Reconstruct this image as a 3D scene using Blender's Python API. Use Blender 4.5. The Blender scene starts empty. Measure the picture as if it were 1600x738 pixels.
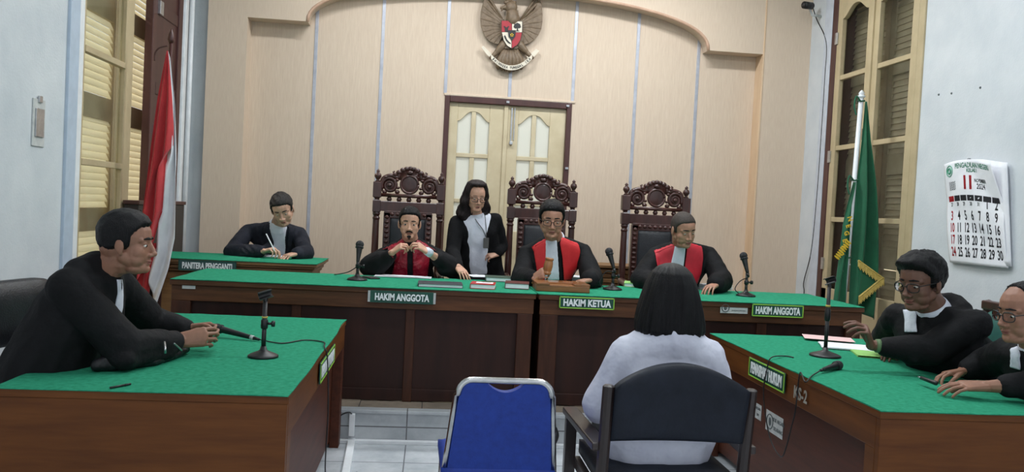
import bpy, bmesh, math, random
from mathutils import Vector, Matrix, noise, Euler
from mathutils.bvhtree import BVHTree
from mathutils.geometry import tessellate_polygon
random.seed(7)
PI = math.pi
scene = bpy.context.scene
COL = scene.collection
V = Vector

# ------------------------------------------------------------------ camera
FPX, YAW, PITCH, ROLL, CAMH = 1291.07, .0985, .0308, .0513, 1.5
_s, _c = math.sin(YAW), math.cos(YAW); _sp, _cp = math.sin(PITCH), math.cos(PITCH)
_R0 = V((_c, -_s, 0)); CF = V((_s*_cp, _c*_cp, -_sp)); _U0 = V((_s*_sp, _c*_sp, _cp))
CR = _R0*math.cos(ROLL) + _U0*math.sin(ROLL); CU = _U0*math.cos(ROLL) - _R0*math.sin(ROLL)
CO = V((0, 0, CAMH))
cam_d = bpy.data.cameras.new('camera'); cam = bpy.data.objects.new('camera', cam_d); COL.objects.link(cam)
cam_d.sensor_width = 36; cam_d.lens = 36*FPX/1600; cam_d.clip_start = .05
cam.matrix_world = Matrix((( CR.x, CU.x, -CF.x, 0), (CR.y, CU.y, -CF.y, 0), (CR.z, CU.z, -CF.z, CAMH), (0, 0, 0, 1)))
scene.camera = cam
def _ray(px, py): return CF + CR*((px-800)/FPX) - CU*((py-369)/FPX)
def atY(px, py, y): d = _ray(px, py); return CO + d*(y/d.y)
def atZ(px, py, z): d = _ray(px, py); return CO + d*((z-CAMH)/d.z)
def atX(px, py, x): d = _ray(px, py); return CO + d*(x/d.x)

# ------------------------------------------------------------------ light and exposure
scene.view_settings.view_transform = 'Standard'; scene.view_settings.look = 'None'
scene.view_settings.exposure = 0.15; scene.view_settings.gamma = 1; scene.view_settings.use_curve_mapping = False
world = bpy.data.worlds.new('world'); scene.world = world; world.use_nodes = True
wn = world.node_tree.nodes['Background']; wn.inputs[0].default_value = (.86, .93, 1, 1); wn.inputs[1].default_value = .8
sun_d = bpy.data.lights.new('sun', 'SUN'); sun = bpy.data.objects.new('sun', sun_d); COL.objects.link(sun)
sun_d.energy = 6.0; sun_d.angle = .02; sun_d.color = (1, .95, .86)
sun.rotation_euler = V((1, .12, -.75)).to_track_quat('-Z', 'Y').to_euler(); sun.location = (-6, 5, 8)
LAMP_W = 42          # base power of the added, unseen ceiling fixtures

# ------------------------------------------------------------------ materials
def lin(c):
    return tuple(((x/255)/12.92 if x/255 <= .04045 else ((x/255+.055)/1.055)**2.4) for x in c) + (1,)
def _mat(name):
    m = bpy.data.materials.new(name); m.use_nodes = True
    nt = m.node_tree; b = nt.nodes['Principled BSDF']; return m, nt, b
def _coords(nt, scale, kind='Object'):
    tc = nt.nodes.new('ShaderNodeTexCoord'); mp = nt.nodes.new('ShaderNodeMapping')
    mp.inputs['Scale'].default_value = scale; nt.links.new(tc.outputs[kind], mp.inputs[0]); return mp.outputs[0]
def _noise(nt, vec, scale, detail=4, rough=.6):
    n = nt.nodes.new('ShaderNodeTexNoise'); n.inputs['Scale'].default_value = scale
    n.inputs['Detail'].default_value = detail; n.inputs['Roughness'].default_value = rough
    nt.links.new(vec, n.inputs['Vector']); return n.outputs['Fac']
def _ramp(nt, fac, stops):
    r = nt.nodes.new('ShaderNodeValToRGB'); e = r.color_ramp.elements
    while len(e) < len(stops): e.new(.5)
    for k, (p, c) in enumerate(stops): e[k].position = p; e[k].color = c
    nt.links.new(fac, r.inputs[0]); return r.outputs[0]
def _bump(nt, b, h, strength, dist=.01):
    n = nt.nodes.new('ShaderNodeBump'); n.inputs['Strength'].default_value = strength; n.inputs['Distance'].default_value = dist
    nt.links.new(h, n.inputs['Height']); nt.links.new(n.outputs[0], b.inputs['Normal'])
def M_noise(name, c1, c2, scale=8, stretch=(1,1,1), rough=.6, bump=.0, bscale=None, metal=0, spec=.5, lo=.3, hi=.7, bdist=.01, sheen=0, coat=0, detail=4):
    m, nt, b = _mat(name); v = _coords(nt, stretch)
    f = _noise(nt, v, scale, detail); nt.links.new(_ramp(nt, f, [(lo, lin(c1)), (hi, lin(c2))]), b.inputs['Base Color'])
    b.inputs['Roughness'].default_value = rough; b.inputs['Metallic'].default_value = metal
    b.inputs['Specular IOR Level'].default_value = spec
    b.inputs['Sheen Weight'].default_value = sheen; b.inputs['Coat Weight'].default_value = coat
    if bump: _bump(nt, b, _noise(nt, v, bscale or scale, 3), bump, bdist)
    return m
def M_flat(name, c, rough=.6, **k): return M_noise(name, c, tuple(min(255, x*1.06+1) for x in c), 12, rough=rough, **k)
def M_tiles(name, c1, c2, grout, w, h, plane='xy', off=(0, 0), rough=.25, gap=.004):
    m, nt, b = _mat(name); tc = nt.nodes.new('ShaderNodeTexCoord')
    mp = nt.nodes.new('ShaderNodeMapping'); nt.links.new(tc.outputs['Object'], mp.inputs[0])
    if plane == 'xz': mp.inputs['Rotation'].default_value = (PI/2, 0, 0)
    mp.inputs['Location'].default_value = (off[0], off[1], 0)
    br = nt.nodes.new('ShaderNodeTexBrick'); nt.links.new(mp.outputs[0], br.inputs['Vector'])
    br.offset = 0; br.inputs['Scale'].default_value = 1; br.inputs['Brick Width'].default_value = w
    br.inputs['Row Height'].default_value = h; br.inputs['Mortar Size'].default_value = gap; br.inputs['Mortar'].default_value = lin(grout)
    f = _noise(nt, _coords(nt, (1, 1, 1)), 3.5, 9, .7); cr = _ramp(nt, f, [(.35, lin(c1)), (.62, lin(c2))])
    nt.links.new(cr, br.inputs['Color1']); nt.links.new(cr, br.inputs['Color2'])
    nt.links.new(br.outputs['Color'], b.inputs['Base Color']); b.inputs['Roughness'].default_value = rough
    return m
def M_glass(name, tint=(235, 240, 238), rough=.02):
    m, nt, b = _mat(name); b.inputs['Base Color'].default_value = lin(tint); b.inputs['Roughness'].default_value = rough
    b.inputs['Transmission Weight'].default_value = 1; b.inputs['IOR'].default_value = 1.1; return m
def M_translucent(name, c, tc, mixf=.5):
    m = bpy.data.materials.new(name); m.use_nodes = True; nt = m.node_tree; nt.nodes.clear()
    o = nt.nodes.new('ShaderNodeOutputMaterial'); mx = nt.nodes.new('ShaderNodeMixShader'); mx.inputs[0].default_value = mixf
    d = nt.nodes.new('ShaderNodeBsdfDiffuse'); d.inputs[0].default_value = lin(c)
    t = nt.nodes.new('ShaderNodeBsdfTranslucent'); t.inputs[0].default_value = lin(tc)
    nt.links.new(d.outputs[0], mx.inputs[1]); nt.links.new(t.outputs[0], mx.inputs[2]); nt.links.new(mx.outputs[0], o.inputs[0]); return m

M = {}
M['plaster'] = M_noise('plaster_white', (198, 204, 209), (214, 218, 221), 3, rough=.8, bump=.15, bscale=60)
M['ceil'] = M_flat('ceiling_paint', (225, 225, 220), .9)
M['wallpaper'] = M_noise('wallpaper_grain', (203, 182, 161), (219, 201, 180), 9, (22, 22, .9), rough=.75, bump=.2, bdist=.003, lo=.25, hi=.75)
M['tan_edge'] = M_noise('tan_edging', (210, 178, 144), (222, 194, 162), 12, (1, 1, .2), rough=.6)
M['alu'] = M_noise('aluminium_strip', (165, 168, 180), (190, 192, 200), 10, rough=.4, metal=.35)
M['pinktrim'] = M_noise('arch_moulding', (186, 150, 126), (204, 170, 146), 10, rough=.55)
M['cream'] = M_noise('cream_paint', (178, 161, 127), (195, 178, 143), 5, rough=.5, bump=.1, bscale=40)
M['cream2'] = M_noise('pale_cream_paint', (196, 180, 146), (212, 198, 166), 5, rough=.5)
M['brownframe'] = M_noise('dark_brown_frame', (62, 34, 32), (84, 50, 46), 8, (1, 1, .15), rough=.4)
M['pane_door'] = M_translucent('frosted_pane', (236, 234, 222), (252, 251, 244), .5)
M['louvre'] = M_translucent('louvre_cream', (228, 222, 204), (246, 240, 220), .5)
M['louvre_dark'] = M_noise('louvre_aged', (176, 160, 134), (194, 178, 150), 6, rough=.7)
M['glass'] = M_glass('window_glass')
M['floor'] = M_tiles('marble_floor', (176, 182, 188), (206, 210, 214), (120, 122, 126), .6, .6, 'xy', (.09, .0), .18)
M['riser'] = M_tiles('marble_riser', (162, 167, 172), (192, 196, 199), (100, 100, 102), .6, .6, 'xz', (.09, .1), .3)
M['plat'] = M_tiles('platform_tile', (128, 118, 106), (160, 146, 130), (96, 90, 84), .4, .4, 'xy', (0, 0), .2)
M['wood'] = M_noise('dark_teak', (50, 25, 14), (78, 42, 24), 5, (4, 4, .5), rough=.5, bump=.08, spec=.35)
M['woodx'] = M_noise('brown_teak_rail', (66, 38, 20), (98, 60, 34), 5, (.6, 4, 6), rough=.5, bump=.08, spec=.35)
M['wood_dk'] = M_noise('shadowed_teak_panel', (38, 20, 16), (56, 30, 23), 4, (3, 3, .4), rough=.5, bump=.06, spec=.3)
M['woodend'] = M_noise('brown_board', (86, 46, 15), (112, 65, 25), 4, (.5, .5, 5), rough=.5, bump=.06, spec=.3)
M['woodside'] = M_noise('reddish_board', (66, 32, 19), (90, 46, 29), 4, (5, .5, 5), rough=.5, bump=.06, spec=.3)
M['oak'] = M_noise('tan_carved_wood', (112, 80, 48), (146, 108, 68), 5, (.6, 4, 5), rough=.5, bump=.1)
M['felt'] = M_noise('green_felt', (34, 126, 94), (54, 152, 118), 40, rough=.95, bump=.5, bscale=260, spec=.1, bdist=.002)
M['carved'] = M_noise('carved_mahogany', (50, 26, 22), (78, 42, 36), 7, (2, 2, .6), rough=.33, bump=.15, coat=.25)
M['blackleather'] = M_noise('black_leather', (22, 23, 28), (36, 38, 44), 20, rough=.42, bump=.25, bscale=120)
M['navyvinyl'] = M_noise('navy_black_vinyl', (16, 21, 32), (28, 34, 47), 9, rough=.55, spec=.3, bump=.3, bscale=26, bdist=.006)
M['chrome'] = M_noise('brushed_chrome', (186, 188, 190), (214, 214, 214), 20, rough=.22, metal=1)
M['bluevinyl'] = M_noise('blue_vinyl', (14, 48, 136), (24, 62, 160), 30, rough=.55, bump=.2, bscale=200)
M['blackplastic'] = M_noise('black_plastic', (20, 20, 22), (32, 32, 34), 20, rough=.4)
M['mesh'] = M_noise('microphone_mesh', (26, 26, 28), (74, 74, 78), 400, rough=.45, metal=.6, bump=.6, bscale=500, detail=1)
M['cable'] = M_flat('black_cable', (22, 22, 24), .45)
M['paper'] = M_noise('white_paper', (222, 224, 230), (240, 240, 244), 6, rough=.8)
M['pink'] = M_flat('pink_paper', (226, 190, 188), .8)
M['strap'] = M_flat('olive_strap', (96, 122, 84), .6)
M['lime'] = M_flat('light_green_paper', (146, 196, 110), .8)
M['signgreen'] = M_flat('dark_green_sign', (10, 70, 56), .4)
M['signblue'] = M_flat('slate_green_sign', (40, 74, 74), .5)
M['letters'] = M_flat('white_lettering', (226, 232, 232), .5)
M['yellowgreen'] = M_flat('yellow_green_border', (150, 205, 70), .5)
M['stencil'] = M_flat('faded_white_paint', (150, 148, 138), .6)
M['label'] = M_noise('grey_sticker', (176, 180, 180), (204, 206, 204), 20, rough=.5)
M['labelink'] = M_flat('grey_ink', (84, 90, 92), .6)
M['white'] = M_flat('white_plastic', (222, 225, 228), .45)
M['red_book'] = M_flat('red_book_cover', (176, 34, 34), .4)
M['maroon_book'] = M_flat('maroon_book_cover', (88, 38, 32), .45)
M['darkfolder'] = M_flat('charcoal_folder', (42, 48, 56), .5)
M['greyfolder'] = M_flat('grey_green_folder', (66, 84, 72), .5)
M['boxwood'] = M_noise('varnished_boxwood', (104, 60, 26), (156, 98, 48), 6, (1, 6, 6), rough=.32, coat=.4)
M['gavelwood'] = M_noise('gavel_wood', (128, 82, 44), (170, 118, 70), 8, (4, 4, .6), rough=.32, coat=.4)
M['flagred'] = M_noise('flag_red_cloth', (168, 34, 40), (196, 52, 56), 6, rough=.8, sheen=.2)
M['flagwhite'] = M_noise('flag_white_cloth', (214, 216, 222), (234, 236, 240), 6, rough=.8)
M['flaggreen'] = M_noise('flag_green_cloth', (8, 80, 50), (20, 100, 66), 6, rough=.75, sheen=.2)
M['gold'] = M_noise('gold_fringe', (186, 160, 74), (214, 190, 110), 60, rough=.6)
M['goldflat'] = M_flat('gold_print', (214, 176, 44), .6)
M['garuda'] = M_noise('bronze_relief', (104, 86, 66), (130, 110, 88), 30, rough=.5, bump=.3, bscale=90)
M['garuda_d'] = M_noise('bronze_feather', (98, 80, 60), (122, 102, 80), 30, rough=.5)
M['crestred'] = M_flat('crest_red', (160, 40, 50), .5)
M['crestwhite'] = M_flat('crest_white', (212, 202, 184), .5)
M['crestblack'] = M_flat('crest_black', (36, 34, 34), .5)
M['redink'] = M_flat('red_ink', (190, 40, 48), .7)
M['darkink'] = M_flat('dark_ink', (50, 50, 56), .7)
M['greenink'] = M_flat('green_ink', (70, 150, 120), .7)
M['monitor'] = M_flat('dark_monitor_shell', (44, 40, 40), .5)
M['greenvinyl'] = M_noise('teal_vinyl', (26, 84, 78), (38, 100, 92), 20, rough=.5)
M['robe'] = M_noise('black_robe_cloth', (13, 13, 15), (21, 21, 24), 9, rough=.8, bump=.35, bscale=16, bdist=.02, spec=.25)
M['robe_shiny'] = M_noise('black_satin_cloth', (15, 15, 18), (26, 26, 30), 9, rough=.45, spec=.35, bump=.4, bscale=14, bdist=.02)
M['jacket'] = M_noise('charcoal_jacket', (28, 30, 38), (42, 44, 54), 12, rough=.85, bump=.35, bscale=16, bdist=.02, spec=.25)
M['cardigan'] = M_noise('black_cardigan', (12, 12, 14), (22, 22, 24), 14, rough=.9, bump=.4, bscale=60, spec=.2)
M['shirt'] = M_noise('white_shirt', (206, 210, 224), (228, 230, 240), 7, rough=.8, bump=.3, bscale=14, bdist=.02)
M['blouse'] = M_noise('white_blouse', (196, 198, 216), (216, 218, 232), 6, rough=.8, bump=.45, bscale=9, bdist=.03)
M['redsash'] = M_noise('scarlet_cloth', (196, 26, 34), (222, 44, 48), 8, rough=.55, bump=.2, bscale=16, bdist=.01)
M['redsash2'] = M_noise('crimson_cloth', (176, 22, 40), (204, 36, 54), 8, rough=.55, bump=.2, bscale=16, bdist=.01)
M['satin'] = M_noise('dark_red_satin', (112, 10, 30), (176, 34, 56), 14, rough=.3, bump=.6, bscale=22, bdist=.02)
M['trousers'] = M_noise('dark_trousers', (22, 22, 26), (34, 34, 38), 10, rough=.85)
M['shoe'] = M_flat('black_shoe', (18, 18, 18), .35)
M['hair'] = M_noise('black_hair', (6, 6, 8), (17, 15, 18), 30, (6, 6, .6), rough=.48, bump=.5, bscale=60, bdist=.01, spec=.25)
M['hair_grey'] = M_noise('greying_hair', (26, 24, 24), (60, 56, 55), 60, (4, 4, 1), rough=.6, spec=.25, bump=.4, bscale=90)
M['hair_brown'] = M_noise('dark_brown_hair', (18, 13, 14), (44, 33, 34), 26, (5, 5, .7), rough=.5, spec=.3, bump=.5, bscale=40, bdist=.012)
M['stubble'] = M_noise('cropped_hair', (34, 30, 28), (70, 58, 50), 160, rough=.7, bump=.4, bscale=300)
M['eyewhite'] = M_flat('eye_white', (214, 206, 200), .25)
M['iris'] = M_flat('dark_iris', (26, 16, 12), .2)
M['frame_specs'] = M_flat('spectacle_frame', (20, 20, 22), .3)
M['lens'] = M_glass('spectacle_lens', (245, 245, 245))
M['badge'] = M_flat('grey_badge', (74, 72, 70), .4)
M['silver'] = M_noise('silver_metal', (170, 172, 176), (205, 206, 208), 20, rough=.3, metal=.9)
M['pole_white'] = M_flat('white_pole', (210, 214, 216), .4)
M['ring'] = M_flat('mauve_lip', (126, 70, 64), .5)
M['tube'] = None
def M_skin(name, c):
    d = tuple(x*.86 for x in c)
    m = M_noise(name, d, c, 22, rough=.5, bump=.12, bscale=180, bdist=.003)
    b = m.node_tree.nodes['Principled BSDF']; b.inputs['Subsurface Weight'].default_value = .08; b.inputs['Subsurface Radius'].default_value = (.01, .004, .002)
    return m
def M_emit(name, c, s):
    m, nt, b = _mat(name); b.inputs['Emission Color'].default_value = lin(c); b.inputs['Emission Strength'].default_value = s
    b.inputs['Base Color'].default_value = lin(c); return m
M['tube'] = M_emit('added_fluorescent_tube', (240, 246, 255), 6)

# ------------------------------------------------------------------ mesh tools
def frame_of(d):
    d = V(d).normalized(); a = V((0, 0, 1)) if abs(d.z) < .9 else V((1, 0, 0))
    u = d.cross(a).normalized(); return u, d.cross(u).normalized()
class MB:
    def __init__(s): s.bm = bmesh.new()
    def box(s, c, d, rot=None):
        r = bmesh.ops.create_cube(s.bm, size=1)['verts']; c = V(c)
        for v in r:
            p = V((v.co.x*d[0], v.co.y*d[1], v.co.z*d[2])); v.co = c + (rot @ p if rot else p)
        return s
    def bx(s, x0, x1, y0, y1, z0, z1): return s.box(((x0+x1)/2, (y0+y1)/2, (z0+z1)/2), (abs(x1-x0), abs(y1-y0), abs(z1-z0)))
    def quads(s, rings, closed_u=True, cap=True):
        R = [[s.bm.verts.new(p) for p in r] for r in rings]
        n = len(R[0])
        for i in range(len(R)-1):
            for j in range(n if closed_u else n-1):
                k = (j+1) % n
                s.bm.faces.new((R[i][j], R[i][k], R[i+1][k], R[i+1][j]))
        if cap and closed_u:
            s.bm.faces.new(R[0][::-1]); s.bm.faces.new(R[-1])
        return R
    def tube(s, pts, r, seg=8, cap=True, flat=1.0):
        pts = [V(p) for p in pts]; n = len(pts)
        rs = r if isinstance(r, (list, tuple)) else [r]*n
        u = None; rings = []
        for i in range(n):
            d = (pts[min(i+1, n-1)] - pts[max(i-1, 0)]).normalized()
            if u is None: u, w = frame_of(d)
            else:
                u = (u - d*u.dot(d)); u = u.normalized() if u.length > 1e-6 else frame_of(d)[0]
                w = d.cross(u)
            rings.append([pts[i] + (u*math.cos(2*PI*k/seg) + w*math.sin(2*PI*k/seg)*flat)*rs[i] for k in range(seg)])
        s.quads(rings, True, cap); return s
    def lathe(s, prof, c, seg=20, rot=None):
        c = V(c); rings = []
        for r, z in prof:
            ring = [V((max(r, 1e-4)*math.cos(2*PI*k/seg), max(r, 1e-4)*math.sin(2*PI*k/seg), z)) for k in range(seg)]
            rings.append([c + (rot @ p if rot else p) for p in ring])
        s.quads(rings); return s
    def hull(s, sph, seg=10):
        pts = []
        for c, r in sph:
            c = V(c); rr = r if isinstance(r, (tuple, list)) else (r, r, r)
            for i in range(seg//2+1):
                th = PI*i/(seg//2)
                for k in range(seg if 0 < i < seg//2 else 1):
                    ph = 2*PI*k/seg
                    pts.append(c + V((rr[0]*math.sin(th)*math.cos(ph), rr[1]*math.sin(th)*math.sin(ph), rr[2]*math.cos(th))))
        vs = [s.bm.verts.new(p) for p in pts]
        g = bmesh.ops.convex_hull(s.bm, input=vs)
        bad = [v for v in g['geom_interior'] if isinstance(v, bmesh.types.BMVert)] + [v for v in g['geom_unused'] if isinstance(v, bmesh.types.BMVert)]
        if bad: bmesh.ops.delete(s.bm, geom=list(set(bad)), context='VERTS')
        return s
    def cap(s, a, ra, b, rb, seg=12): return s.hull([(a, ra), (b, rb)], seg)
    def ell(s, c, r, rot=None, seg=16):
        c = V(c); rings = []
        nr = seg//2
        for i in range(nr+1):
            th = PI*i/nr; z = -math.cos(th); q = max(math.sin(th), 1e-3)
            ring = [V((r[0]*q*math.cos(2*PI*k/seg), r[1]*q*math.sin(2*PI*k/seg), r[2]*z)) for k in range(seg)]
            rings.append([c + (rot @ p if rot else p) for p in ring])
        s.quads(rings); return s
    def prism(s, poly, fn):
        """poly: 2D outline; fn(u, v, w) with w in 0..1 gives the world point"""
        tri = tessellate_polygon([[V((p[0], p[1], 0)) for p in poly]])
        a = [s.bm.verts.new(fn(p[0], p[1], 0)) for p in poly]; b = [s.bm.verts.new(fn(p[0], p[1], 1)) for p in poly]
        for t in tri:
            s.bm.faces.new([a[i] for i in t]); s.bm.faces.new([b[i] for i in reversed(t)])
        n = len(poly)
        for i in range(n):
            j = (i+1) % n; s.bm.faces.new((a[i], a[j], b[j], b[i]))
        return s
    def grid(s, fn, nu, nv):
        R = [[s.bm.verts.new(fn(i/nu, j/nv)) for i in range(nu+1)] for j in range(nv+1)]
        for j in range(nv):
            for i in range(nu): s.bm.faces.new((R[j][i], R[j][i+1], R[j+1][i+1], R[j+1][i]))
        return s
    def slab(s, fn, nu, nv):
        """closed sheet: fn(u, v, w) w=0 under side, w=1 upper side"""
        A = [[[s.bm.verts.new(fn(i/nu, j/nv, w)) for i in range(nu+1)] for j in range(nv+1)] for w in (0, 1)]
        for j in range(nv):
            for i in range(nu):
                a = A[1]; s.bm.faces.new((a[j][i], a[j][i+1], a[j+1][i+1], a[j+1][i]))
                a = A[0]; s.bm.faces.new((a[j][i], a[j+1][i], a[j+1][i+1], a[j][i+1]))
        for i in range(nu):
            s.bm.faces.new((A[0][0][i], A[0][0][i+1], A[1][0][i+1], A[1][0][i])); s.bm.faces.new((A[0][nv][i+1], A[0][nv][i], A[1][nv][i], A[1][nv][i+1]))
        for j in range(nv):
            s.bm.faces.new((A[0][j+1][0], A[0][j][0], A[1][j][0], A[1][j+1][0])); s.bm.faces.new((A[0][j][nu], A[0][j+1][nu], A[1][j+1][nu], A[1][j][nu]))
        return s
    def build(s, name, mat, parent=None, smooth=False, bevel=0):
        bmesh.ops.recalc_face_normals(s.bm, faces=s.bm.faces[:])
        me = bpy.data.meshes.new(name); s.bm.to_mesh(me); s.bm.free()
        return link(name, me, mat, parent, smooth, bevel)
def link(name, me, mat, parent=None, smooth=False, bevel=0):
    if mat is not None and len(me.materials) == 0: me.materials.append(mat)
    o = bpy.data.objects.new(name, me); COL.objects.link(o)
    if smooth:
        for p in me.polygons: p.use_smooth = True
    if bevel:
        b = o.modifiers.new('bevel', 'BEVEL'); b.width = bevel; b.segments = 2; b.limit_method = 'ANGLE'; b.angle_limit = .7
    if parent is not None:
        r = parent
        while r.parent: r = r.parent
        me.transform(r.matrix_basis.inverted()); o.parent = parent
    return o
def tag(o, label, cat, group=None):
    o['label'] = label; o['category'] = cat
    if group: o['group'] = group
    return o
def thing(name, label, cat, loc=(0, 0, 0), rz=0, group=None):
    o = bpy.data.objects.new(name, None); COL.objects.link(o); o.location = loc; o.rotation_euler = (0, 0, rz)
    o.empty_display_size = .1; o.matrix_basis; return tag(o, label, cat, group)
def struct(o): o['kind'] = 'structure'; return o
def copy_tree(o, parent=None):
    c = o.copy(); COL.objects.link(c)
    if parent is not None: c.parent = parent
    for ch in list(o.children): copy_tree(ch, c)
    return c
def text_mesh(txt, size, depth, fn, mat, name='lettering', parent=None, sx=1.0, bold=.0, align='CENTER', fit=None):
    """letters laid out in (u, v) and carried by fn(u, v, w) onto a surface"""
    cu = bpy.data.curves.new('t', 'FONT'); cu.body = txt; cu.size = size; cu.extrude = depth/2; cu.align_x = align; cu.align_y = 'CENTER'; cu.offset = bold; cu.resolution_u = 3
    t = bpy.data.objects.new('t', cu); COL.objects.link(t)
    dg = bpy.context.evaluated_depsgraph_get(); me = bpy.data.meshes.new_from_object(t.evaluated_get(dg))
    bpy.data.objects.remove(t); bpy.data.curves.remove(cu)
    sy = 1.0; cy_ = 0
    if fit:
        xs = [v.co.x for v in me.vertices]; ys = [v.co.y for v in me.vertices]
        sx = fit[0]/(max(xs)-min(xs)); sy = fit[1]/(max(ys)-min(ys)); cy_ = (max(ys)+min(ys))/2
    for v in me.vertices: v.co = fn(v.co.x*sx, (v.co.y-cy_)*sy, v.co.z)
    me.materials.clear()
    if name is None: return me
    return link(name, me, mat, parent)
def merge(meshes, name, mat, parent=None, smooth=False):
    bm = bmesh.new()
    for m in meshes: bm.from_mesh(m)
    me = bpy.data.meshes.new(name); bm.to_mesh(me); bm.free(); return link(name, me, mat, parent, smooth)
def plane_fn(o, u, v, n):
    o, u, v, n = V(o), V(u), V(v), V(n); return lambda a, b, w: o + u*a + v*b + n*w
def lerp(a, b, t): return a + (b-a)*t
def curve_pts(pts, n=8):
    """Catmull-Rom through the points"""
    P = [V(p) for p in pts]; out = []
    for i in range(len(P)-1):
        p0, p1, p2, p3 = P[max(i-1, 0)], P[i], P[i+1], P[min(i+2, len(P)-1)]
        for k in range(n):
            t = k/n; out.append(.5*((2*p1) + (p2-p0)*t + (2*p0-5*p1+4*p2-p3)*t*t + (3*p1-p0-3*p2+p3)*t**3))
    out.append(P[-1]); return out
# ================================================================== THE ROOM
XL, XR, YB, YP, YF, ZC, PH = -2.32, 3.70, 8.20, 8.02, -1.6, 4.3, .206
struct(MB().bx(XL-.2, XR+.2, YF, 8.5, -.1, 0).build('floor', M['floor']))
struct(MB().bx(XL-.2, XR+.2, YF, 8.5, ZC, ZC+.1).build('ceiling', M['ceil']))
# platform (judges' dais): marble riser, tiled top
pl = struct(MB().bx(XL, XR, 5.205, YB, 0, PH-.02).build('platform', M['riser']))
MB().bx(XL, XR, 5.195, YB, PH-.02, PH).build('platform_top', M['plat'], pl, bevel=.004)
MB().bx(XL, XR, 5.19, 5.27, PH-.022, PH+.001).build('nosing', M['riser'], pl, bevel=.004)
struct(MB().bx(-.62, XR-.6, 5.16, 5.2, 0, .022).build('trim_1', M['white'], bevel=.003))
# left wall with window opening
LW0, LW1, LZ0, LZ1 = 5.62, 7.68, .35, 3.55
m = MB(); m.bx(XL-.22, XL, YF, LW0, 0, ZC); m.bx(XL-.22, XL, LW1, YB, 0, ZC); m.bx(XL-.22, XL, LW0, LW1, 0, LZ0); m.bx(XL-.22, XL, LW0, LW1, LZ1, ZC)
struct(m.build('wall_left', M['plaster']))
# right wall with window opening
RW0, RW1, RZ0, RZ1 = 6.08, 7.54, .35, 3.72
m = MB(); m.bx(XR, XR+.22, YF, RW0, 0, ZC); m.bx(XR, XR+.22, RW1, YB, 0, ZC); m.bx(XR, XR+.22, RW0, RW1, 0, RZ0); m.bx(XR, XR+.22, RW0, RW1, RZ1, ZC)
struct(m.build('wall_right', M['plaster']))
# back wall, recessed field with door opening
DX0, DX1, DZ = .078, 1.345, 2.60
m = MB(); m.bx(XL, DX0, YB, YB+.1, 0, ZC); m.bx(DX1, XR, YB, YB+.1, 0, ZC); m.bx(DX0, DX1, YB, YB+.1, DZ, ZC)
struct(m.build('wall_back', M['wallpaper']))
# projecting portal: two piers and a header cut by a low arch
ZS, XA, XB2, XC, AH, AR = 3.185, -1.25, 2.65, .70, 1.95, .44
def arch(k, n=40, off=0):
    t = -1 + 2*k/n
    a = PI*(1-k/n); cx = math.copysign(abs(math.cos(a))**.92, math.cos(a)); cz = math.sin(a)**.85 if 0 < k < n else 0
    return (XC + (AH+off)*cx, ZS + (AR+off)*cz)
px0, px1 = -1.80, 3.223
m = MB(); fy = lambda u, v, w: V((u, lerp(YP, YB, w), v))
m.bx(-2.16, px0, YP, YB, PH, ZC); m.bx(px1, XR, YP, YB, PH, ZC)
poly = [(px0, ZC), (px0, ZS), (XA, ZS)] + [arch(k) for k in range(1, 40)] + [(XB2, ZS), (px1, ZS), (px1, ZC)]
m.prism(poly, fy)
struct(m.build('trim_2', M['wallpaper']))
m = MB(); m.bx(px1-.012, px1+.004, YP-.006, YB, PH, ZC)
struct(m.build('trim_3', M['tan_edge'], bevel=.003))
m = MB(); pts = [(a, YP+.004, b) for a, b in [arch(k) for k in range(0, 41)]]; m.tube(pts, .016, 8)
struct(m.build('trim_4', M['pinktrim'], smooth=True))
struct(MB().bx(XL, -2.155, 8.14, YB, PH, ZC).build('trim_5', M['plaster']))
struct(MB().lathe([(0, PH), (.022, PH), (.022, ZC), (0, ZC)], (-2.285, 7.95, 0), 12).build('trim_6', M['white'], smooth=True))
struct(MB().bx(XL, XL+.05, 7.72, 7.80, PH, ZC).build('trim_7', M['white'], bevel=.006))
# aluminium cover strips between the wall panels
k = 0
for X in (-1.187, -.552, .078, .712, 1.345, 1.980, 2.610):
    z0 = DZ+.02 if DX0-.05 < X < DX1+.05 else PH
    z1 = ZC if X not in (-1.187, 2.610) else ZC
    struct(MB().bx(X-.016, X+.016, YB-.006, YB+.001, z0, z1).build('trim_%d' % (8+k), M['alu'], bevel=.002)); k += 1
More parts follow.
